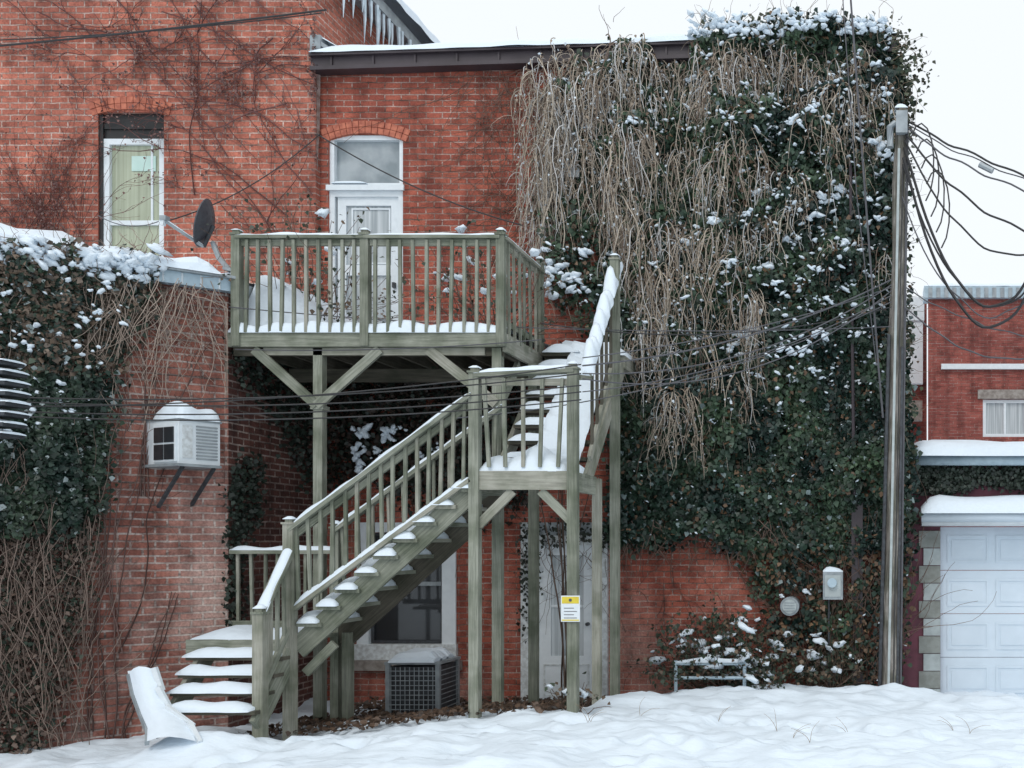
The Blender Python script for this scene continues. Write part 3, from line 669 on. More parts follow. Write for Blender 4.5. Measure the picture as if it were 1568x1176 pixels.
mb.box(pt.x-.07,pt.x+.07,pt.y-.17,pt.y-.09,pt.z-.35,pt.z-.08,'grey'); mb.tube([pt+Vector((-.14,-.08,-.5)),pt+Vector((-.14,-.08,-.25)),pt+Vector((-.07,-.08,-.2))],.045,'grey',10); mb.snowcap((pt.x-.08,pt.y,pt.z),(pt.x+.08,pt.y,pt.z),.15,.06,.03)
mb.build('pole',P_)
Cd=empty('wall_conduit'); mb=MB(); mb.box(fx(1304),fx(1321),-.12,-.03,-.1,fz(770),'brown'); mb.tube([(fx(1308),-.30,fz(760)),(fx(1303),-.3,fz(300)),(fx(1300),-.25,fz(110))],.022,'brown',8); mb.build('pipe',Cd)
Vb=empty('utility_meter_box'); mb=MB(); yM=-.32; mb.box(fx(1267)-.04,fx(1295)-.03,yM-.14,0,fz(915),fz(874),'grey'); mb.box(fx(1270)-.04,fx(1292)-.03,yM-.15,yM-.141,fz(911),fz(879),'block'); mb.tube([(fx(1280)-.035,yM-.15,fz(890)),(fx(1280)-.035,yM-.2,fz(890))],.06,'cyan',14); mb.tube([(fx(1270),-.2,fz(915)),(fx(1270),-.2,fz(1060))],.015,'dkmetal'); mb.snowcap((fx(1267)-.04,yM-.07,fz(874)),(fx(1295)-.03,yM-.07,fz(874)),.13,.05,.04);mb.build('box',Vb)
Vv=empty('round_wall_vent'); mb=MB(); vx=fx(1212); mb.tube([(vx,0,fz(926)),(vx,-.34,fz(926))],.12,'grey',20); mb.tube([(vx,-.341,fz(926)),(vx,-.36,fz(926))],.09,'block',20)
for i in range(4): mb.box(vx-.07,vx+.07,-.368,-.361,fz(933)+i*.035,fz(933)+.010+i*.035,'grey')
mb.build('vent',Vv)
# ------------------------------------------------------------ cables
W=empty('overhead_cables'); mb=MB()
def cab(p,q,sag,r=.008,mat='wire',n=16,wig=0):
    p=Vector(p);q=Vector(q); pts=[]
    for i in range(n+1):
        t=i/n; c=p.lerp(q,t); c.z-=sag*4*t*(1-t)
        if wig: c+=Vector((wig*mn.noise(Vector((t*6,p.z,0))),0,wig*mn.noise(Vector((t*6,p.z,9)))))
        pts.append(c)
    mb.tube(pts,r,mat,5)
for i,(va,vb,vc) in enumerate(((606,600,572),(612,612,590),(622,596,558),(627,618,600),(634,590,612))):
    cab(S(-40,va,9.2),S(890,vc,9.9),.12,.007,'wire',24)
for (va,vb,sg,r) in ((560,428,.18,.009),(572,436,.3,.007),(580,445,.42,.007),(600,452,.2,.006),(548,440,.1,.006)): cab(S(892,va,9.9),S(1365,vb,12.1),sg,r,'wireg',24)
cab(S(830,495,11),S(1365,470,12.1),.22,.007,'wire'); cab(S(350,470,10.9),S(1365,500,12.1),.14,.006,'wireg',24); cab(S(360,535,10.9),S(830,520,10.9),.05,.006,'wireg')
cab(S(700,640,10),S(1365,462,12.1),.25,.006,'wireg',24)
cab(S(-20,72,12.6),S(500,15,12.6),.02,.013,'wire'); cab(S(-20,62,12.6),S(492,20,12.6),.05,.008,'wire')
cab(S(485,205,12.8),S(800,345,12.5),.12,.009,'wire'); cab(S(250,340,11),S(490,205,12.8),.15,.007,'wire'); cab(S(150,330,11),S(252,335,11.0),.1,.005,'wireg')
for (va,ub,vb,sag,r) in ((185,1620,292,.05,.013),(190,1640,300,.08,.008),(195,1600,300,.12,.011),(205,1600,360,.25,.013),(225,1600,385,1.2,.018),(240,1600,395,1.35,.018),(215,1600,380,.55,.012),(250,1600,405,1.0,.012),(300,1600,420,.9,.009),(470,1600,545,.25,.010),(440,1600,520,.1,.008)):
    cab(S(1385,va,12.2),S(ub,vb,11.6),sag,r,'wire' if r>.011 else 'wireg',24,.06)
mb.tube([S(1500,252,11.9),S(1520,262,11.85)],.035,'grey',8)
for i in range(4):
    c=S(1410+i*8,250+i*24,12.1); mb.tube([c+Vector((math.cos(a)*.16,0.02*a,math.sin(a)*.5)) for a in [k*.45-1.2 for k in range(9)]],.010,'wire',5)
mb.build('cables',W)
# ------------------------------------------------------------ garage
G=empty('garage'); mb=MB(); gd=13.3; gy=gd-D0
def qx(u): return (u-1320)*gd/F
def qz(v): return CH-(v-830)*gd/F
gx0=qx(1382); gx1=qx(1800); dxa,dxb=qx(1440),qx(1745)
wall(mb,(gx0,gy),(gx1,gy),-.4,qz(712),[(dxa-gx0,dxb-gx0,-.1,qz(806))],'maroon',.2)
mb.face([(gx0,gy,-.4),(gx0,gy+6,-.4),(gx0,gy+6,qz(712)),(gx0,gy,qz(712))],'maroon')
mb.face([(gx0,gy,qz(712)),(gx1,gy,qz(712)),(gx1,gy+6,qz(700)),(gx0,gy+6,qz(700))],'brown')
mb.build('walls',G)
mb=MB()
for i in range(10):
    z=-.1+i*.235; a_=qx(1407) if i%2 else qx(1414)
    mb.box(a_,dxa-.003,gy-.025,gy-.001,z,z+.225,'blockd' if i%2 else 'block')
mb.build('quoins',G)
mb=MB(); yD=gy+.12; zt=qz(806); 
nr=4; hh=(zt+.05)/nr
for r_ in range(nr):
    z=-.05+r_*hh; mb.box(dxa+.003,dxb-.003,yD,yD+.04,z,z+hh-.008,'garagedoor')
    for c_ in range(4):
        x=dxa+.10+c_*.66; frame(mb,x,x+.56,z+.10,z+hh-.12,yD-.010,.03,.009,'garagedoor'); mb.box(x+.06,x+.50,yD-.008,yD-.001,z+.16,z+hh-.18,'garagedoor')
mb.build('garage_door',G)
mb=MB()
mb.box(qx(1393),gx1,gy-.25,gy+.0,qz(714),qz(701),'cyan'); mb.snowcap((qx(1384),gy-.05,qz(701)),(gx1,gy-.05,qz(701)),.6,.20,.12,.9,.5); mb.snowcap((qx(1386),gy+.6,qz(700)),(gx1,gy+.6,qz(700)),1.2,.30,.2,.7,.4)
mb.box(qx(1409),gx1,gy-.42,gy-.002,qz(806),qz(786),'white'); mb.box(qx(1408),gx1,gy-.44,gy-.421,qz(800),qz(785),'garagedoor')
mb.snowcap((qx(1408),gy-.24,qz(787)),(gx1,gy-.24,qz(787)),.5,.24,.12,.9,.4)
mb.build('snowy_awning',G,True)
uvg=samp([(1390,716),(1580,716),(1580,750),(1500,742),(1460,756),(1392,750)],2600,4); n=len(uvg); leaves('ivy_on_wall',np.stack([(uvg[:,0]-1320)*gd/F,np.full(n,gy-.02)-rng.random(n)*.12,CH-(uvg[:,1]-830)*gd/F],1),np.array([0,-1,.3]),rng.uniform(.03,.07,n),np.array([.03,.042,.032])*(.4+rng.random((n,1))),G)
# ------------------------------------------------------------ far brick building
R=empty('brick_building'); mb=MB(); rd=25; ry=rd-D0
def hx(u): return (u-1320)*rd/F
def hz(v): return CH-(v-830)*rd/F
wx0=hx(1421)
wall(mb,(wx0,ry),(wx0+12,ry),-.4,hz(455),[(hx(1505)-wx0,hx(1575)-wx0,hz(669),hz(612))],'brickF',.12)
wall(mb,(hx(1392),ry+2),(wx0+.1,ry+2),-.4,hz(430),[],'brickF')
mb.build('walls',R); mb=MB()
mb.box(wx0-.1,wx0+12,ry-.15,ry+.5,hz(458),hz(440),'cyan'); mb.snowcap((wx0-.1,ry+.1,hz(440)),(wx0+12,ry+.1,hz(440)),.5,.12,.2)
for i in range(26): mb.box(wx0+i*.2,wx0+i*.2+.1,ry-.17,ry-.151,hz(458),hz(443),'grey')
mb.box(hx(1441),wx0+12,ry-.10,ry-.002,hz(566),hz(558),'white'); mb.box(hx(1497),wx0+4,ry-.06,ry-.003,hz(611),hz(597),'stone')
mb.box(hx(1393),hx(1419),ry+1.55,ry+1.79,hz(572),hz(470),'white'); mb.box(hx(1390),hx(1421),ry+1.5,ry+1.79,hz(470),hz(432),'white')
mb.box(hx(1396),hx(1418),ry+1.5,ry+1.9,hz(632),hz(600),'stone')
frame(mb,hx(1505),hx(1575),hz(669),hz(612),ry+.02,.08,.06,'white'); mb.box(hx(1507),hx(1573),ry+.085,ry+.1,hz(667),hz(614),'curtain'); mb.box(hx(1537),hx(1541),ry+.03,ry+.084,hz(667),hz(614),'white')
mb.build('trim',R)
# ------------------------------------------------------------ ivy on main facade
I=empty('ivy_vine')
poly=[(838,170),(880,115),(1000,94),(1100,75),(1180,55),(1300,48),(1368,75),(1385,150),(1380,250),(1378,400),(1388,600),(1395,700),(1390,900),(1380,1060),(1240,1052),(1195,1000),(1178,930),(1140,860),(1085,815),(1010,832),(948,835),(945,600),(905,500),(850,470),(838,300)]
def bul(uv):
    u,v=uv[:,0],uv[:,1]
    b=.24+.42*nz(uv,.012,3)+.24*nz(uv,.035,7)+.22*np.exp(-((u-1230)**2/9000+(v-300)**2/60000))
    b*=np.clip((1420-u)/60,.3,1)*np.where(v>840,.5,1)
    return np.clip(b,.05,.8)
def clear(uv):
    u,v=uv[:,0],uv[:,1]
    return ~(((abs(u-1280)<20)&(abs(v-895)<27))|((abs(u-1212)<19)&(abs(v-926)<20))|((abs(u-862)<27)&(abs(v-233)<42)&(rng.random(len(u))<.96)))
def dens(u,v):
    d=np.ones_like(u); d=np.where((u<920)&(v<560),.4,d); d=np.where((v>850),.42,d); d=np.where((v>960),.3,d)
    return d
uv=samp(poly,100000,9,dens); uv=uv[clear(uv)]
cl=nz(uv,.02,11); uv=uv[(cl>-.28)|(rng.random(len(uv))<.5)]
t=bul(uv)*(rng.random(len(uv))**.35)+rng.random(len(uv))*.04
Cc=wallpt(uv,t)
n=len(Cc); sh=rng.random(n)[:,None]; tone=(nz(uv,.016,20)[:,None]*1.1+.36+ (uv[:,1:2]<480)*(uv[:,0:1]<1180)*.35).clip(0,1)
cols=(np.array([.010,.025,.020])*(1-tone)+np.array([.045,.075,.042])*tone)*(.4+1.4*sh)
fr=rng.random(n)<.035; cols[fr]=np.array([.20,.26,.26])*(.6+.6*rng.random((fr.sum(),1)))
br_=rng.random(n)<np.where(uv[:,1]>840,.3,.06); cols[br_]=np.array([.14,.085,.05])*(.5+rng.random((br_.sum(),1)))
leaves('leaves',Cc,np.array([0,-1,.35]),rng.uniform(.04,.09,n),cols,I)
# hanging dead stems, in tangled clumps
paths=[];rad=[];cc=[]; drop=[]
def strand(st,L_,out,lat,curl=.5,grav=1.0,n=14,drift=0):
    p=np.array(st,float); d=np.array([lat,-out,.4]); pts=[p.copy()]; s=L_/n; w1=rng.normal(0,.1)
    for i in range(n):
        w1=.55*w1+rng.normal(0,.22)*curl*1.6
        d=d+np.array([w1+drift-.12*d[0],rng.normal(0,curl*.25)+ .10,-.55*grav]); d/=np.linalg.norm(d)
        if p[1]>-.06: d[1]=-abs(d[1])
        p=p+d*s; pts.append(p.copy())
    return np.array(pts)
tans=[np.array([.50,.43,.35]),np.array([.38,.31,.245]),np.array([.20,.15,.12]),np.array([.64,.63,.62])]
def clump(u,v,sp,ns,Lm):
    dr=rng.normal(0,.03); la=rng.normal(0,.25)
    for q in range(ns):
        uu=u+rng.normal(0,sp); vv=v+rng.normal(0,sp*.6)
        st=wallpt(np.array([[uu,vv]]),bul(np.array([[uu,vv]]))*.95)[0]; L_=Lm*rng.uniform(.35,1.3)
        P=strand(st,L_,rng.uniform(.3,1.0),la+rng.normal(0,.45),.5,1,16,dr); paths.append(P); rad.append(rng.uniform(.004,.0085))
        c=tans[rng.choice(4,p=[.36,.28,.18,.18])]; cc.append(c*rng.uniform(.7,1.15))
        for z_ in range(2):
            i=rng.integers(3,15); P2=strand(P[i],rng.uniform(.08,.35),rng.uniform(-.4,.8),rng.normal(0,1.0),.9,.7,7); paths.append(P2); rad.append(.0035); cc.append(c*rng.uniform(.7,1.2))
        drop.append(P[rng.integers(3,15,3)])
for i in range(60): clump(rng.uniform(838,1345),rng.uniform(88,170),15,13,rng.uniform(.4,1.1))
for i in range(34): clump(rng.choice([rng.uniform(838,850),rng.uniform(885,965)]),rng.uniform(130,330),11,12,rng.uniform(.7,1.6))
for i in range(40): clump(rng.uniform(960,1185),rng.uniform(180,480),11,12,rng.uniform(.6,1.5))
for i in range(18): clump(rng.uniform(960,1160),rng.uniform(470,610),10,10,rng.uniform(.6,1.3))
for i in range(24): clump(rng.uniform(1170,1365),rng.uniform(100,440),8,5,rng.uniform(.3,1.0))
strands('dead_stems',paths,rad,cc,I)
dp_=np.concatenate(drop); dl=dp_+rng.normal(0,.02,dp_.shape); k=len(dl)
dcol=np.where(rng.random((k,1))<.35,np.array([[.66,.73,.78]]),np.array([[.32,.25,.19]]))*rng.uniform(.6,1.1,(k,1))
leaves('dry_leaves',dl,np.array([0,-1,.3]),rng.uniform(.015,.045,k),dcol,I,1.0,.9)
paths=[];rad=[];cc=[]
def climb(u,v,du,dv,L_,n=16,jit=.35,t=.03,r=.006,col=(.16,.11,.09),d=13.0,curl=True):
    pts=[];a=math.atan2(dv,du)
    for i in range(n+1):
        pts.append(wallpt(np.array([[u,v]]),np.array([t+.015*math.sin(i)]),d)[0]); a+=rng.normal(0,jit*.5)
        u+=math.cos(a)*L_/n; v+=math.sin(a)*L_/n
    paths.append(np.array(pts)); rad.append(r); cc.append(np.array(col)*rng.uniform(.7,1.3)); return u,v,a
for i in range(160): climb(rng.uniform(1180,1385),rng.uniform(930,1060),rng.normal(0,.25),-1,rng.uniform(80,260),t=rng.uniform(.03,.2))
for i in range(120): climb(rng.uniform(940,1200),rng.uniform(790,850),rng.normal(0,.6),1,rng.uniform(15,60),n=8,t=rng.uniform(.05,.3))
for i in range(110):
    u=rng.uniform(1060,1380); climb(u,rng.uniform(45,110),rng.normal(.2,.8),-1,rng.uniform(20,65),n=8,jit=.6,t=rng.uniform(0,.5),r=.0045,col=(.3,.25,.2))
for i in range(130):
    v=rng.uniform(70,700); climb(1365,v,1,rng.normal(.1,.5),rng.uniform(20,70),n=9,jit=.7,t=rng.uniform(.0,.4),r=.0045,col=(.2,.15,.11))
climb(935,80,.2,-1,70,12,.4,.1,.006); climb(942,40,.6,-1,30,8,.6,.1,.004); climb(938,50,-.5,-1,25,8,.6,.1,.004)
climb(1290,60,.1,-1,60,12,.3,.1,.006)
for i in range(9): climb(rng.uniform(896,914),1075,-.01,-1,rng.uniform(300,430),18,.05,rng.uniform(.9,1.1),.014,(.14,.10,.08))
for i in range(70):
    u,v=rng.uniform(740,830),rng.uniform(115,330); climb(u,v,-1,rng.normal(.3,.6),rng.uniform(40,160),14,.4,.03,.0045,(.17,.10,.08))
for i in range(45): climb(rng.uniform(700,830),rng.uniform(100,140),rng.normal(0,.8),1,rng.uniform(40,220),16,.3,.04,.005,(.17,.10,.08))
for i in range(40): climb(rng.uniform(740,830),rng.uniform(300,470),rng.normal(0,.8),rng.normal(0,1),rng.uniform(30,120),12,.4,.04,.005,(.12,.08,.06))
for i in range(30): climb(rng.uniform(945,1170),rng.uniform(830,1050),rng.normal(0,.4),-1,rng.uniform(30,120),12,.3,.02,.0035,(.13,.09,.08))
strands('clinging_stems',paths,rad,cc,I)
uvf=np.concatenate([np.stack([rng.normal(1380,10,500),rng.uniform(60,700,500)],1),np.stack([rng.uniform(1080,1380,500),rng.normal(64,13,500)],1),np.stack([rng.normal(1395,16,140),rng.normal(125,25,140)],1)])
k=len(uvf); leaves('fringe_leaves',wallpt(uvf,rng.random(k)*.4),np.array([0,-1,.3]),rng.uniform(.03,.075,k),np.array([.05,.06,.035])*rng.uniform(.5,1.5,(k,1)),I,.6,1.0)
cen=[(868,425,12),(892,440,13),(850,415,8),(900,455,9),(862,448,9),(845,395,6),(1262,318,11),(1277,310,8),(1240,350,9),(1170,303,9),(1148,345,6),(1103,355,9),(1235,550,12),(1258,522,10),(1150,515,12),(1120,535,9),(1210,545,8),(1340,235,12),(1362,252,9),(1290,300,8),(1180,420,9),(1165,425,6),(1222,212,8),(1245,205,6),(1340,350,6),(1300,390,7),(1190,452,8),(1125,415,8),(1010,415,6),(905,395,8),(1250,575,6),(1100,650,4),(1165,580,6),(1235,905,5),(1200,910,4),(1250,970,5),(1345,120,7),(1060,130,5),(985,210,6),(1050,380,7),(1330,430,6),(1255,430,7),(1215,380,7),(1310,520,6),(1350,165,7)]
CB=[];SB=[]
for u,v,s in cen:
    for q in range(6):
        uu,vv=u+rng.normal(0,s*.8),v+rng.normal(0,s*.4); w=bul(np.array([[uu,vv]]))[0]
        CB.append(wallpt(np.array([[uu,vv]]),np.array([w+.06]))[0]); SB.append(s/117*rng.uniform(.3,.75))
ru=samp([(840,380),(1100,330),(1180,180),(1370,150),(1375,600),(1200,620),(1100,560),(950,520)],300,10)
ru2=samp([(840,120),(1370,60),(1370,200),(840,250)],300,8); ru3=samp(poly,200,8); ru4=np.stack([rng.uniform(1060,1365,210),rng.normal(62,8,210)],1)
for arr,s0 in ((ru,.95),(ru2,.75),(ru3,.5),(ru4,1.3)):
    arr=arr[clear(arr)]; w=bul(arr); P=wallpt(arr,w+.05)
    for p in P: CB.append(p); SB.append(rng.uniform(.012,.04)*s0)
blobs('caught_snow',CB,SB,I,.5,1.3)
us=samp([(840,380),(1100,330),(1180,180),(1370,100),(1380,650),(1200,650),(950,560)],5000,10); kk=nz(us,.045,40)>.30; us=us[kk&clear(us)]
k=len(us); leaves('frosted_leaves',wallpt(us,bul(us)+.04),np.array([0,-.6,1.0]),rng.uniform(.025,.06,k),np.array([.70,.77,.83])*rng.uniform(.6,1.0,(k,1)),I,.5,.4)
# ------------------------------------------------------------ ivy on left building
I2=empty('ivy_vine')
C0=np.array([C.x,C.y]); WD=np.array([wd.x,wd.y]); NL=np.array([nL.x,nL.y])
def leftpt(uv,t):
    k=(uv[:,0]-1320)/F; s=(C0[0]-k*(C0[1]+D0))/(k*WD[1]-WD[0]); y=C0[1]+s*WD[1]; x=C0[0]+s*WD[0]; d=y+D0
    return np.stack([x+NL[0]*t,y+NL[1]*t,CH-(uv[:,1]-830)*d/F],1)
pl=[(-60,395),(100,392),(232,415),(236,450),(205,500),(170,560),(160,690),(150,780),(110,810),(60,800),(-60,820)]
uvl=samp(pl,27000,12,lambda u,v:np.where(u>120,.55,1)); bl=.12+.2*(nz(uvl,.02,5)+.35)+.1*(uvl[:,0]<120); tl=np.clip(bl,.03,.5)*rng.random(len(uvl))**.4
n=len(uvl); tone=(nz(uvl,.016,25)[:,None]+.42).clip(0,1); cols=(np.array([.012,.028,.022])*(1-tone)+np.array([.042,.065,.04])*tone)*(.4+1.3*rng.random((n,1)))
top=(uvl[:,1]<580)&(rng.random(n)<.5); cols[top]=np.array([.12,.088,.065])*(.5+rng.random((top.sum(),1)))
fr=rng.random(n)<.04; cols[fr]=np.array([.3,.35,.35])
leaves('leaves',leftpt(uvl,tl),np.array([.6,-.75,.35]),rng.uniform(.03,.07,n),cols,I2)
pl2=[(-60,780),(150,780),(135,900),(100,1050),(60,1150),(-60,1170)]
uvb=samp(pl2,6500,10); n=len(uvb); cols=np.where(rng.random((n,1))<.6,np.array([[.14,.10,.08]]),np.array([[.03,.045,.03]]))*(.5+rng.random((n,1)))
leaves('withered_shade_leaves',leftpt(uvb,rng.random(n)*.18),np.array([.6,-.75,.3]),rng.uniform(.02,.055,n),cols,I2,1,.8)
paths=[];rad=[];cc=[]
def lstem(u,v,du,dv,L_,n=16,jit=.3,t=.03,r=.005,col=(.15,.10,.085)):
    pts=[];a=math.atan2(dv,du)
    for i in range(n+1):
        pts.append(leftpt(np.array([[min(u,343),v]]),np.array([t]))[0]); a+=rng.normal(0,jit*.5); u+=math.cos(a)*L_/n; v+=math.sin(a)*L_/n
    paths.append(np.array(pts)); rad.append(r); cc.append(np.array(col)*rng.uniform(.7,1.7))
for i in range(360): lstem(rng.uniform(-40,140),rng.uniform(780,1150),rng.normal(0,.2),-1,rng.uniform(60,250),t=rng.uniform(.02,.24),col=(.21,.16,.135))
for i in range(260): lstem(rng.uniform(0,330),rng.uniform(425,480),rng.normal(0,.6),1,rng.uniform(30,220),t=rng.uniform(.03,.25),col=(.30,.24,.20))
for u0,v0,L0 in ((160,1130,520),(175,1000,380),(150,900,330),(215,760,300),(180,1140,250),(130,1120,300)): 
    for q in range(3): lstem(u0+q*6,v0,rng.normal(0,.12),-1,L0,24,.22,.03,.010,(.14,.09,.08))
for i in range(140): lstem(rng.uniform(0,240),rng.uniform(380,400),rng.normal(0,1.2),-1 if i%2 else .6,rng.uniform(15,60),9,.7,t=rng.uniform(.0,.3),r=.004,col=(.24,.18,.15))
for i in range(90): lstem(rng.uniform(150,340),rng.uniform(430,760),rng.normal(.5,.6),rng.normal(0,1),rng.uniform(30,110),10,.5,.02,.0035,(.13,.09,.08))
strands('stems',paths,rad,cc,I2)
CB=[];SB=[]
uu=np.concatenate([np.stack([rng.uniform(-30,245,300),rng.normal(394,11,300)],1),samp([(-40,400),(230,420),(235,470),(160,520),(140,640),(-40,700)],130,8)])
uu[:300,1]+=uu[:300,0]*.08
P=leftpt(uu,np.concatenate([rng.random(300)*.3,np.full(130,.28)]))
for i,p in enumerate(P): CB.append(p); SB.append(rng.uniform(.02,.07) if i<300 else rng.uniform(.010,.032))
blobs('caught_snow',CB,SB,I2,.6,1.2)
I3=empty('ivy_vine'); 
def sidept(uv,t):
    a0=np.array([C.x,C.y]); a1=np.array([X0,TY]); dd=(a1-a0)/np.linalg.norm(a1-a0); k=(uv[:,0]-1320)/F; s=(a0[0]-k*(a0[1]+D0))/(k*dd[1]-dd[0]); x=a0[0]+s*dd[0];y=a0[1]+s*dd[1]; return np.stack([x+t,y-.2*t,CH-(uv[:,1]-830)*(y+D0)/F],1)
us_=samp([(345,730),(375,690),(395,720),(390,800),(370,830),(360,960),(345,960)],900,6)
us2=samp([(352,500),(480,530),(485,700),(470,760),(420,640),(380,600),(352,560)],1700,9)
us_=np.concatenate([us_,us2]); n=len(us_)
leaves('leaves',sidept(us_,rng.random(n)*.12),np.array([.8,-.5,.3]),rng.uniform(.03,.07,n),np.array([.025,.038,.028])*(.4+rng.random((n,1))),I3)
ud=samp([(500,545),(800,545),(820,760),(720,800),(560,720),(505,760)],9500,16); n=len(ud)  # withered ivy, with extra dark leaves added to deepen the under-deck shade
leaves('withered_shade_leaves',wallpt(ud,rng.random(n)*.2),np.array([0,-1,.3]),rng.uniform(.03,.08,n),np.where(rng.random((n,1))<.5,np.array([[.05,.035,.028]]),np.array([[.02,.03,.022]]))*(.4+rng.random((n,1))),I3)
paths=[];rad=[];cc=[]
for i in range(90): climb(rng.uniform(500,800),rng.uniform(560,760),rng.normal(0,.7),rng.normal(0,1),rng.uniform(50,200),12,.4,.05,.005,(.10,.065,.05))
for i in range(26): climb(rng.uniform(800,930),rng.uniform(800,860),rng.normal(0,.5),1,rng.uniform(30,180),12,.5,.09,.004,(.12,.08,.06))
strands('stems',paths,rad,cc,I3)
udd=samp([(800,800),(935,800),(930,840),(905,835),(830,838),(826,900),(808,980),(800,900)],420,6); n=len(udd)
leaves('doorway_leaves',wallpt(udd,.09+rng.random(n)*.05),np.array([0,-1,.3]),rng.uniform(.03,.06,n),np.array([.03,.038,.028])*(.4+rng.random((n,1))),I3)
CB=[];SB=[]
for (u,v,s) in ((568,665,12),(600,670,10),(560,690,8),(612,660,8),(565,705,9),(560,720,8),(590,695,6),(625,665,5),(655,700,6),(680,690,6)):
    for q in range(7): CB.append(wallpt(np.array([[u+rng.normal(0,6),v+rng.normal(0,5)]]),np.array([.24]))[0]); SB.append(s/117*rng.uniform(.3,.6))
blobs('caught_snow',CB,SB,I3,.7,1.0)
# bare creeper on tall wall
I4=empty('bare_creeper'); paths=[];rad=[];cc=[]
col=(.15,.075,.07)
def tree(u,v,a,L_,r,dep):
    pts=[];n=12
    for i in range(n+1):
        pts.append(wallpt(np.array([[min(u,484),v]]),np.array([.03]),12.9)[0]); 
        if dep<3 and i>2 and rng.random()<.36: tree(u,v,a+rng.choice([-1,1])*rng.uniform(.3,.9),L_*rng.uniform(.25,.55),r*.65,dep+1)
        a+=rng.normal(0,.16); u+=math.cos(a)*L_/n; v+=math.sin(a)*L_/n
    paths.append(np.array(pts)); rad.append(r); cc.append(np.array(col)*rng.uniform(.7,1.3))
for (u,v,a,L_) in ((470,400,-2.2,330),(440,330,-2.5,380),(478,230,-2.6,420),(350,240,-2.3,300),(480,130,-2.9,330),(330,100,-2.4,200),(455,440,-1.9,260),(300,300,-2.0,300),(150,60,-2.6,150),(250,20,.5,260),(180,0,.6,330),(300,10,.7,240),(60,20,.3,200),(390,0,.9,200),(420,60,2.4,150),(480,300,-2.0,250),(460,90,-3.0,260),(440,160,2.9,240)):
    tree(u,v,a,L_,.010,0)
for i in range(70): tree(rng.uniform(0,130),rng.uniform(330,400),-1.57+rng.normal(0,.5),rng.uniform(30,170),.0045,2)
strands('stems',paths,rad,cc,I4)
kk=np.concatenate([p[::3] for p in paths]); kk=kk[rng.random(len(kk))<.45]; kk=kk+rng.normal(0,.02,kk.shape)-np.array([0,.03,0]); n=len(kk)
leaves('dried_leaves',kk,np.array([0,-1,.3]),rng.uniform(.015,.04,n),np.array([.16,.08,.07])*rng.uniform(.6,1.3,(n,1)),I4,1,.8)
def bush(name,c,sz,nl,nb,green,snow):
    e=empty(name); pp=[];rr=[];c2=[]
    for i in range(nb):
        d=np.array([rng.normal(0,.6),rng.normal(0,.5),1.0]); d/=np.linalg.norm(d); p=np.array(c)+np.array([rng.normal(0,sz[0]*.25),rng.normal(0,sz[1]*.25),0]); pts=[p.copy()]
        for k in range(8): d=d+rng.normal(0,.22,3); d/=np.linalg.norm(d); p=p+d*sz[2]*.15*rng.uniform(.6,1.2); pts.append(p.copy())
        pp.append(np.array(pts)); rr.append(.006); c2.append(np.array([.14,.10,.08])*rng.uniform(.6,1.3))
    strands('branches',pp,rr,c2,e); al=np.concatenate([p[3:] for p in pp]); q=al[rng.integers(0,len(al),nl)]+rng.normal(0,.05,(nl,3))
    cols=np.where(rng.random((nl,1))<green,np.array([[.03,.045,.028]]),np.array([[.13,.09,.06]]))*(.5+rng.random((nl,1)))
    leaves('leaves',q,np.array([0,-.7,.6]),rng.uniform(.025,.065,nl),cols,e,.5,.8)
    if snow:
        hi=al[np.argsort(al[:,2])[len(al)//3:]]; s=hi[rng.integers(0,len(hi),snow)]+np.array([0,-.03,.03]); blobs('snow',s,rng.uniform(.02,.075,snow),e,.5,1.3)
bush('snowy_bush',(fx(1110)*.95,-.6,.2),(.95,.5,.95),2800,120,.8,60)
bush('snowy_bush',(fx(1160)*.95,-.8,.2),(.5,.4,.45),700,50,.7,24)
bush('snowy_bush',(fx(1265),-.45,.2),(.6,.4,.6),600,50,.6,12)
bush('deck_shrub',((475-1320)*12/F,-1.0,4.45),(.5,.4,1.6),700,60,.6,10)
bush('deck_shrub',((755-1320)*12/F,-1.0,4.45),(.4,.4,1.3),450,40,.6,18)
bush('doorway_shrub',(-3.0,-2.75,.3),(.25,.2,.35),60,16,.5,4)
LL=3600; lx=rng.uniform(-6.3,-3.1,LL); ly=rng.uniform(-3.0,-.1,LL); lz=gz(lx,ly)+.04+rng.random(LL)*.05
leaves('leaf_litter',np.stack([lx,ly,lz],1),np.array([0,-.2,1]),rng.uniform(.03,.08,LL),np.array([.10,.065,.045])*rng.uniform(.4,1.4,(LL,1)),None,0,.5)
paths=[];rad=[];cc=[]
for (u,d) in ((1190,9.3),(1215,9.0),(1300,9.1),(1460,9.6),(1485,9.6),(900,9.6),(905,9.6),(980,10),(1100,9.8),(1240,8.8)):
    for q in range(2):
        x=(u-1320)*d/F; p=np.array([x,d-D0,gzp(x,d-D0)]); pts=[p]; dd=np.array([rng.normal(0,.4),0,1.])
        for k in range(8): dd=dd+np.array([rng.normal(0,.15)+ .1*np.sign(dd[0]),0,-.12]); dd/=np.linalg.norm(dd); p=p+dd*rng.uniform(.02,.035); pts.append(p)
        paths.append(np.array(pts)); rad.append(.0025); cc.append(np.array([.3,.22,.14]))
strands('dry_grass',paths,rad,cc,None)
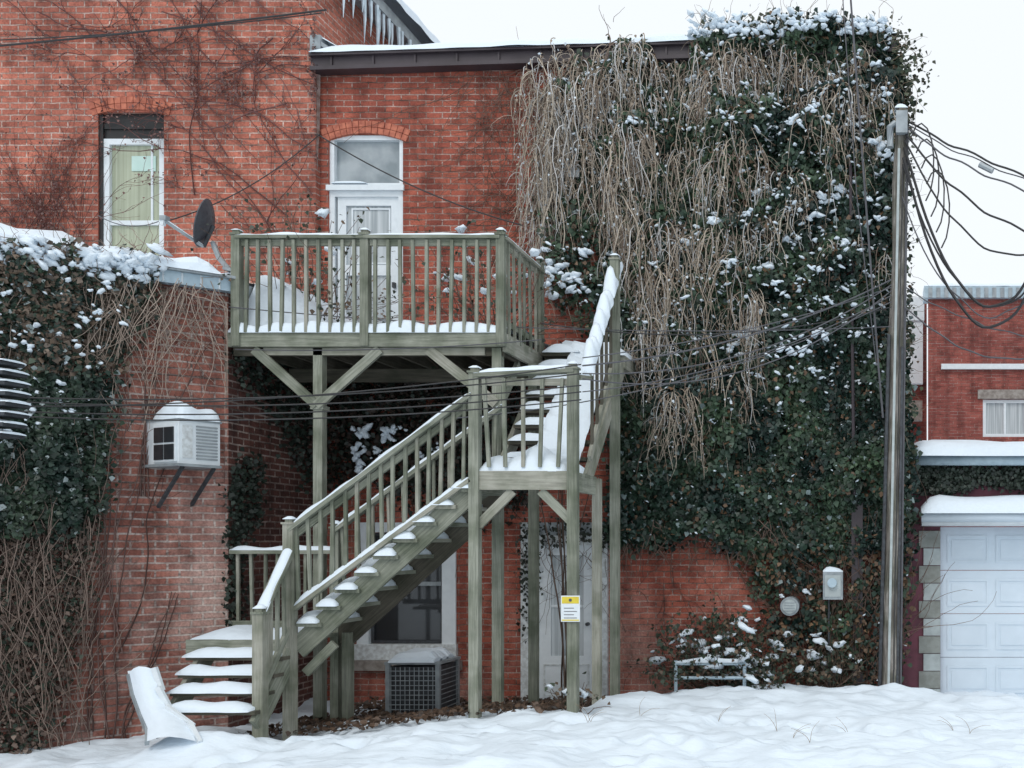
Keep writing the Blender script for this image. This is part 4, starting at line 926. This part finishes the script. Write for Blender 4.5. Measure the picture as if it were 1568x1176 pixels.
# ------------------------------------------------------------ snow covered plastic lounge chair
Lc=empty('snow_covered_lounge_chair'); mb=MB(); sn=MB()
prof=[(S(198,1030,9.5),S(236,1025,9.5)),(S(205,1062,9.45),S(242,1055,9.45)),(S(216,1092,9.35),S(255,1085,9.4)),(S(226,1115,9.2),S(290,1110,9.25)),(S(225,1135,9.0),S(300,1135,9.05))]
for i in range(4):
    a,b=prof[i];c,d=prof[i+1]
    for k in range(4):
        t0,t1=k/4,(k+1)/4; hb=lambda t:Vector((0,-.04*math.sin(math.pi*t),.05*math.sin(math.pi*t)))
        sn.face([a.lerp(b,t0)+hb(t0),c.lerp(d,t0)+hb(t0),c.lerp(d,t1)+hb(t1),a.lerp(b,t1)+hb(t1)],'snow')
    o=Vector((-.015,.02,-.02)); mb.beam(a+o,c+o,.035,.05,'grey'); mb.beam(b-o,d-o+Vector((0,.05,-.04)),.035,.05,'white')
mb.beam(prof[0][0]+Vector((-.015,.02,-.01)),prof[0][1]+Vector((.015,.02,-.01)),.035,.05,'white')
for i in range(4): mb.beam(prof[i][0]+Vector((0,.04,-.03)),prof[i][1]+Vector((0,.04,-.03)),.02,.06,'white')
mb.beam(prof[0][0]+Vector((0.02,.05,-.02)),S(208,1140,9.3)+Vector((0,.3,0)),.03,.03,'dkmetal')
mb.build('frame',Lc); sn.build('snow',Lc,True)
Fs=empty('metal_fire_stair'); mb=MB()
for i in range(8):
    u=-10+18*math.sin((i+1)/9*3.14)**.6; a=S(-90,552+i*16,8.3); b=S(u,557+i*16,8.3); mb.box(a.x,b.x,a.y,a.y+.25,a.z-.02,a.z+.01,'dkmetal'); mb.snowcap((a.x,a.y+.12,a.z+.01),(b.x+.02,a.y+.12,a.z+.01),.26,.06,.15,2,.3)
p=S(-60,500,8.5); mb.tube([(p.x,p.y,-.1),(p.x,p.y,5)],.04,'dkmetal',8); mb.build('treads',Fs)
# ------------------------------------------------------------ light, world, camera
w=bpy.data.worlds.new('World'); scene.world=w; w.use_nodes=True; nt=w.node_tree; bg=nt.nodes['Background']
sky=nt.nodes.new('ShaderNodeTexSky'); sky.sky_type='NISHITA'; sky.sun_disc=False; sky.sun_elevation=math.radians(50); sky.sun_rotation=math.radians(195); sky.dust_density=4
mx=nt.nodes.new('ShaderNodeMix'); mx.data_type='RGBA'; mx.inputs[0].default_value=.93; nt.links.new(sky.outputs[0],mx.inputs[6]); mx.inputs[7].default_value=(10.0,10.5,10.9,1)
nt.links.new(mx.outputs[2],bg.inputs['Color']); bg.inputs['Strength'].default_value=.1
sd=bpy.data.lights.new('sun','SUN'); sd.energy=.85; sd.angle=math.radians(20); sd.color=(1,.98,.95); so=bpy.data.objects.new('sun',sd); scene.collection.objects.link(so); so.rotation_euler=(math.radians(40),0,math.radians(-15))
cam=bpy.data.cameras.new('camera'); co=bpy.data.objects.new('camera',cam); scene.collection.objects.link(co); co.location=(0,-D0,CH); co.rotation_euler=(math.radians(90),0,0)
cam.sensor_width=36; cam.lens=F/1568*36; cam.shift_x=(784-1320)/1568; cam.shift_y=(830-588)/1568; cam.clip_end=1000; scene.camera=co
scene.view_settings.view_transform='Standard'; scene.view_settings.look='None'; scene.view_settings.exposure=0
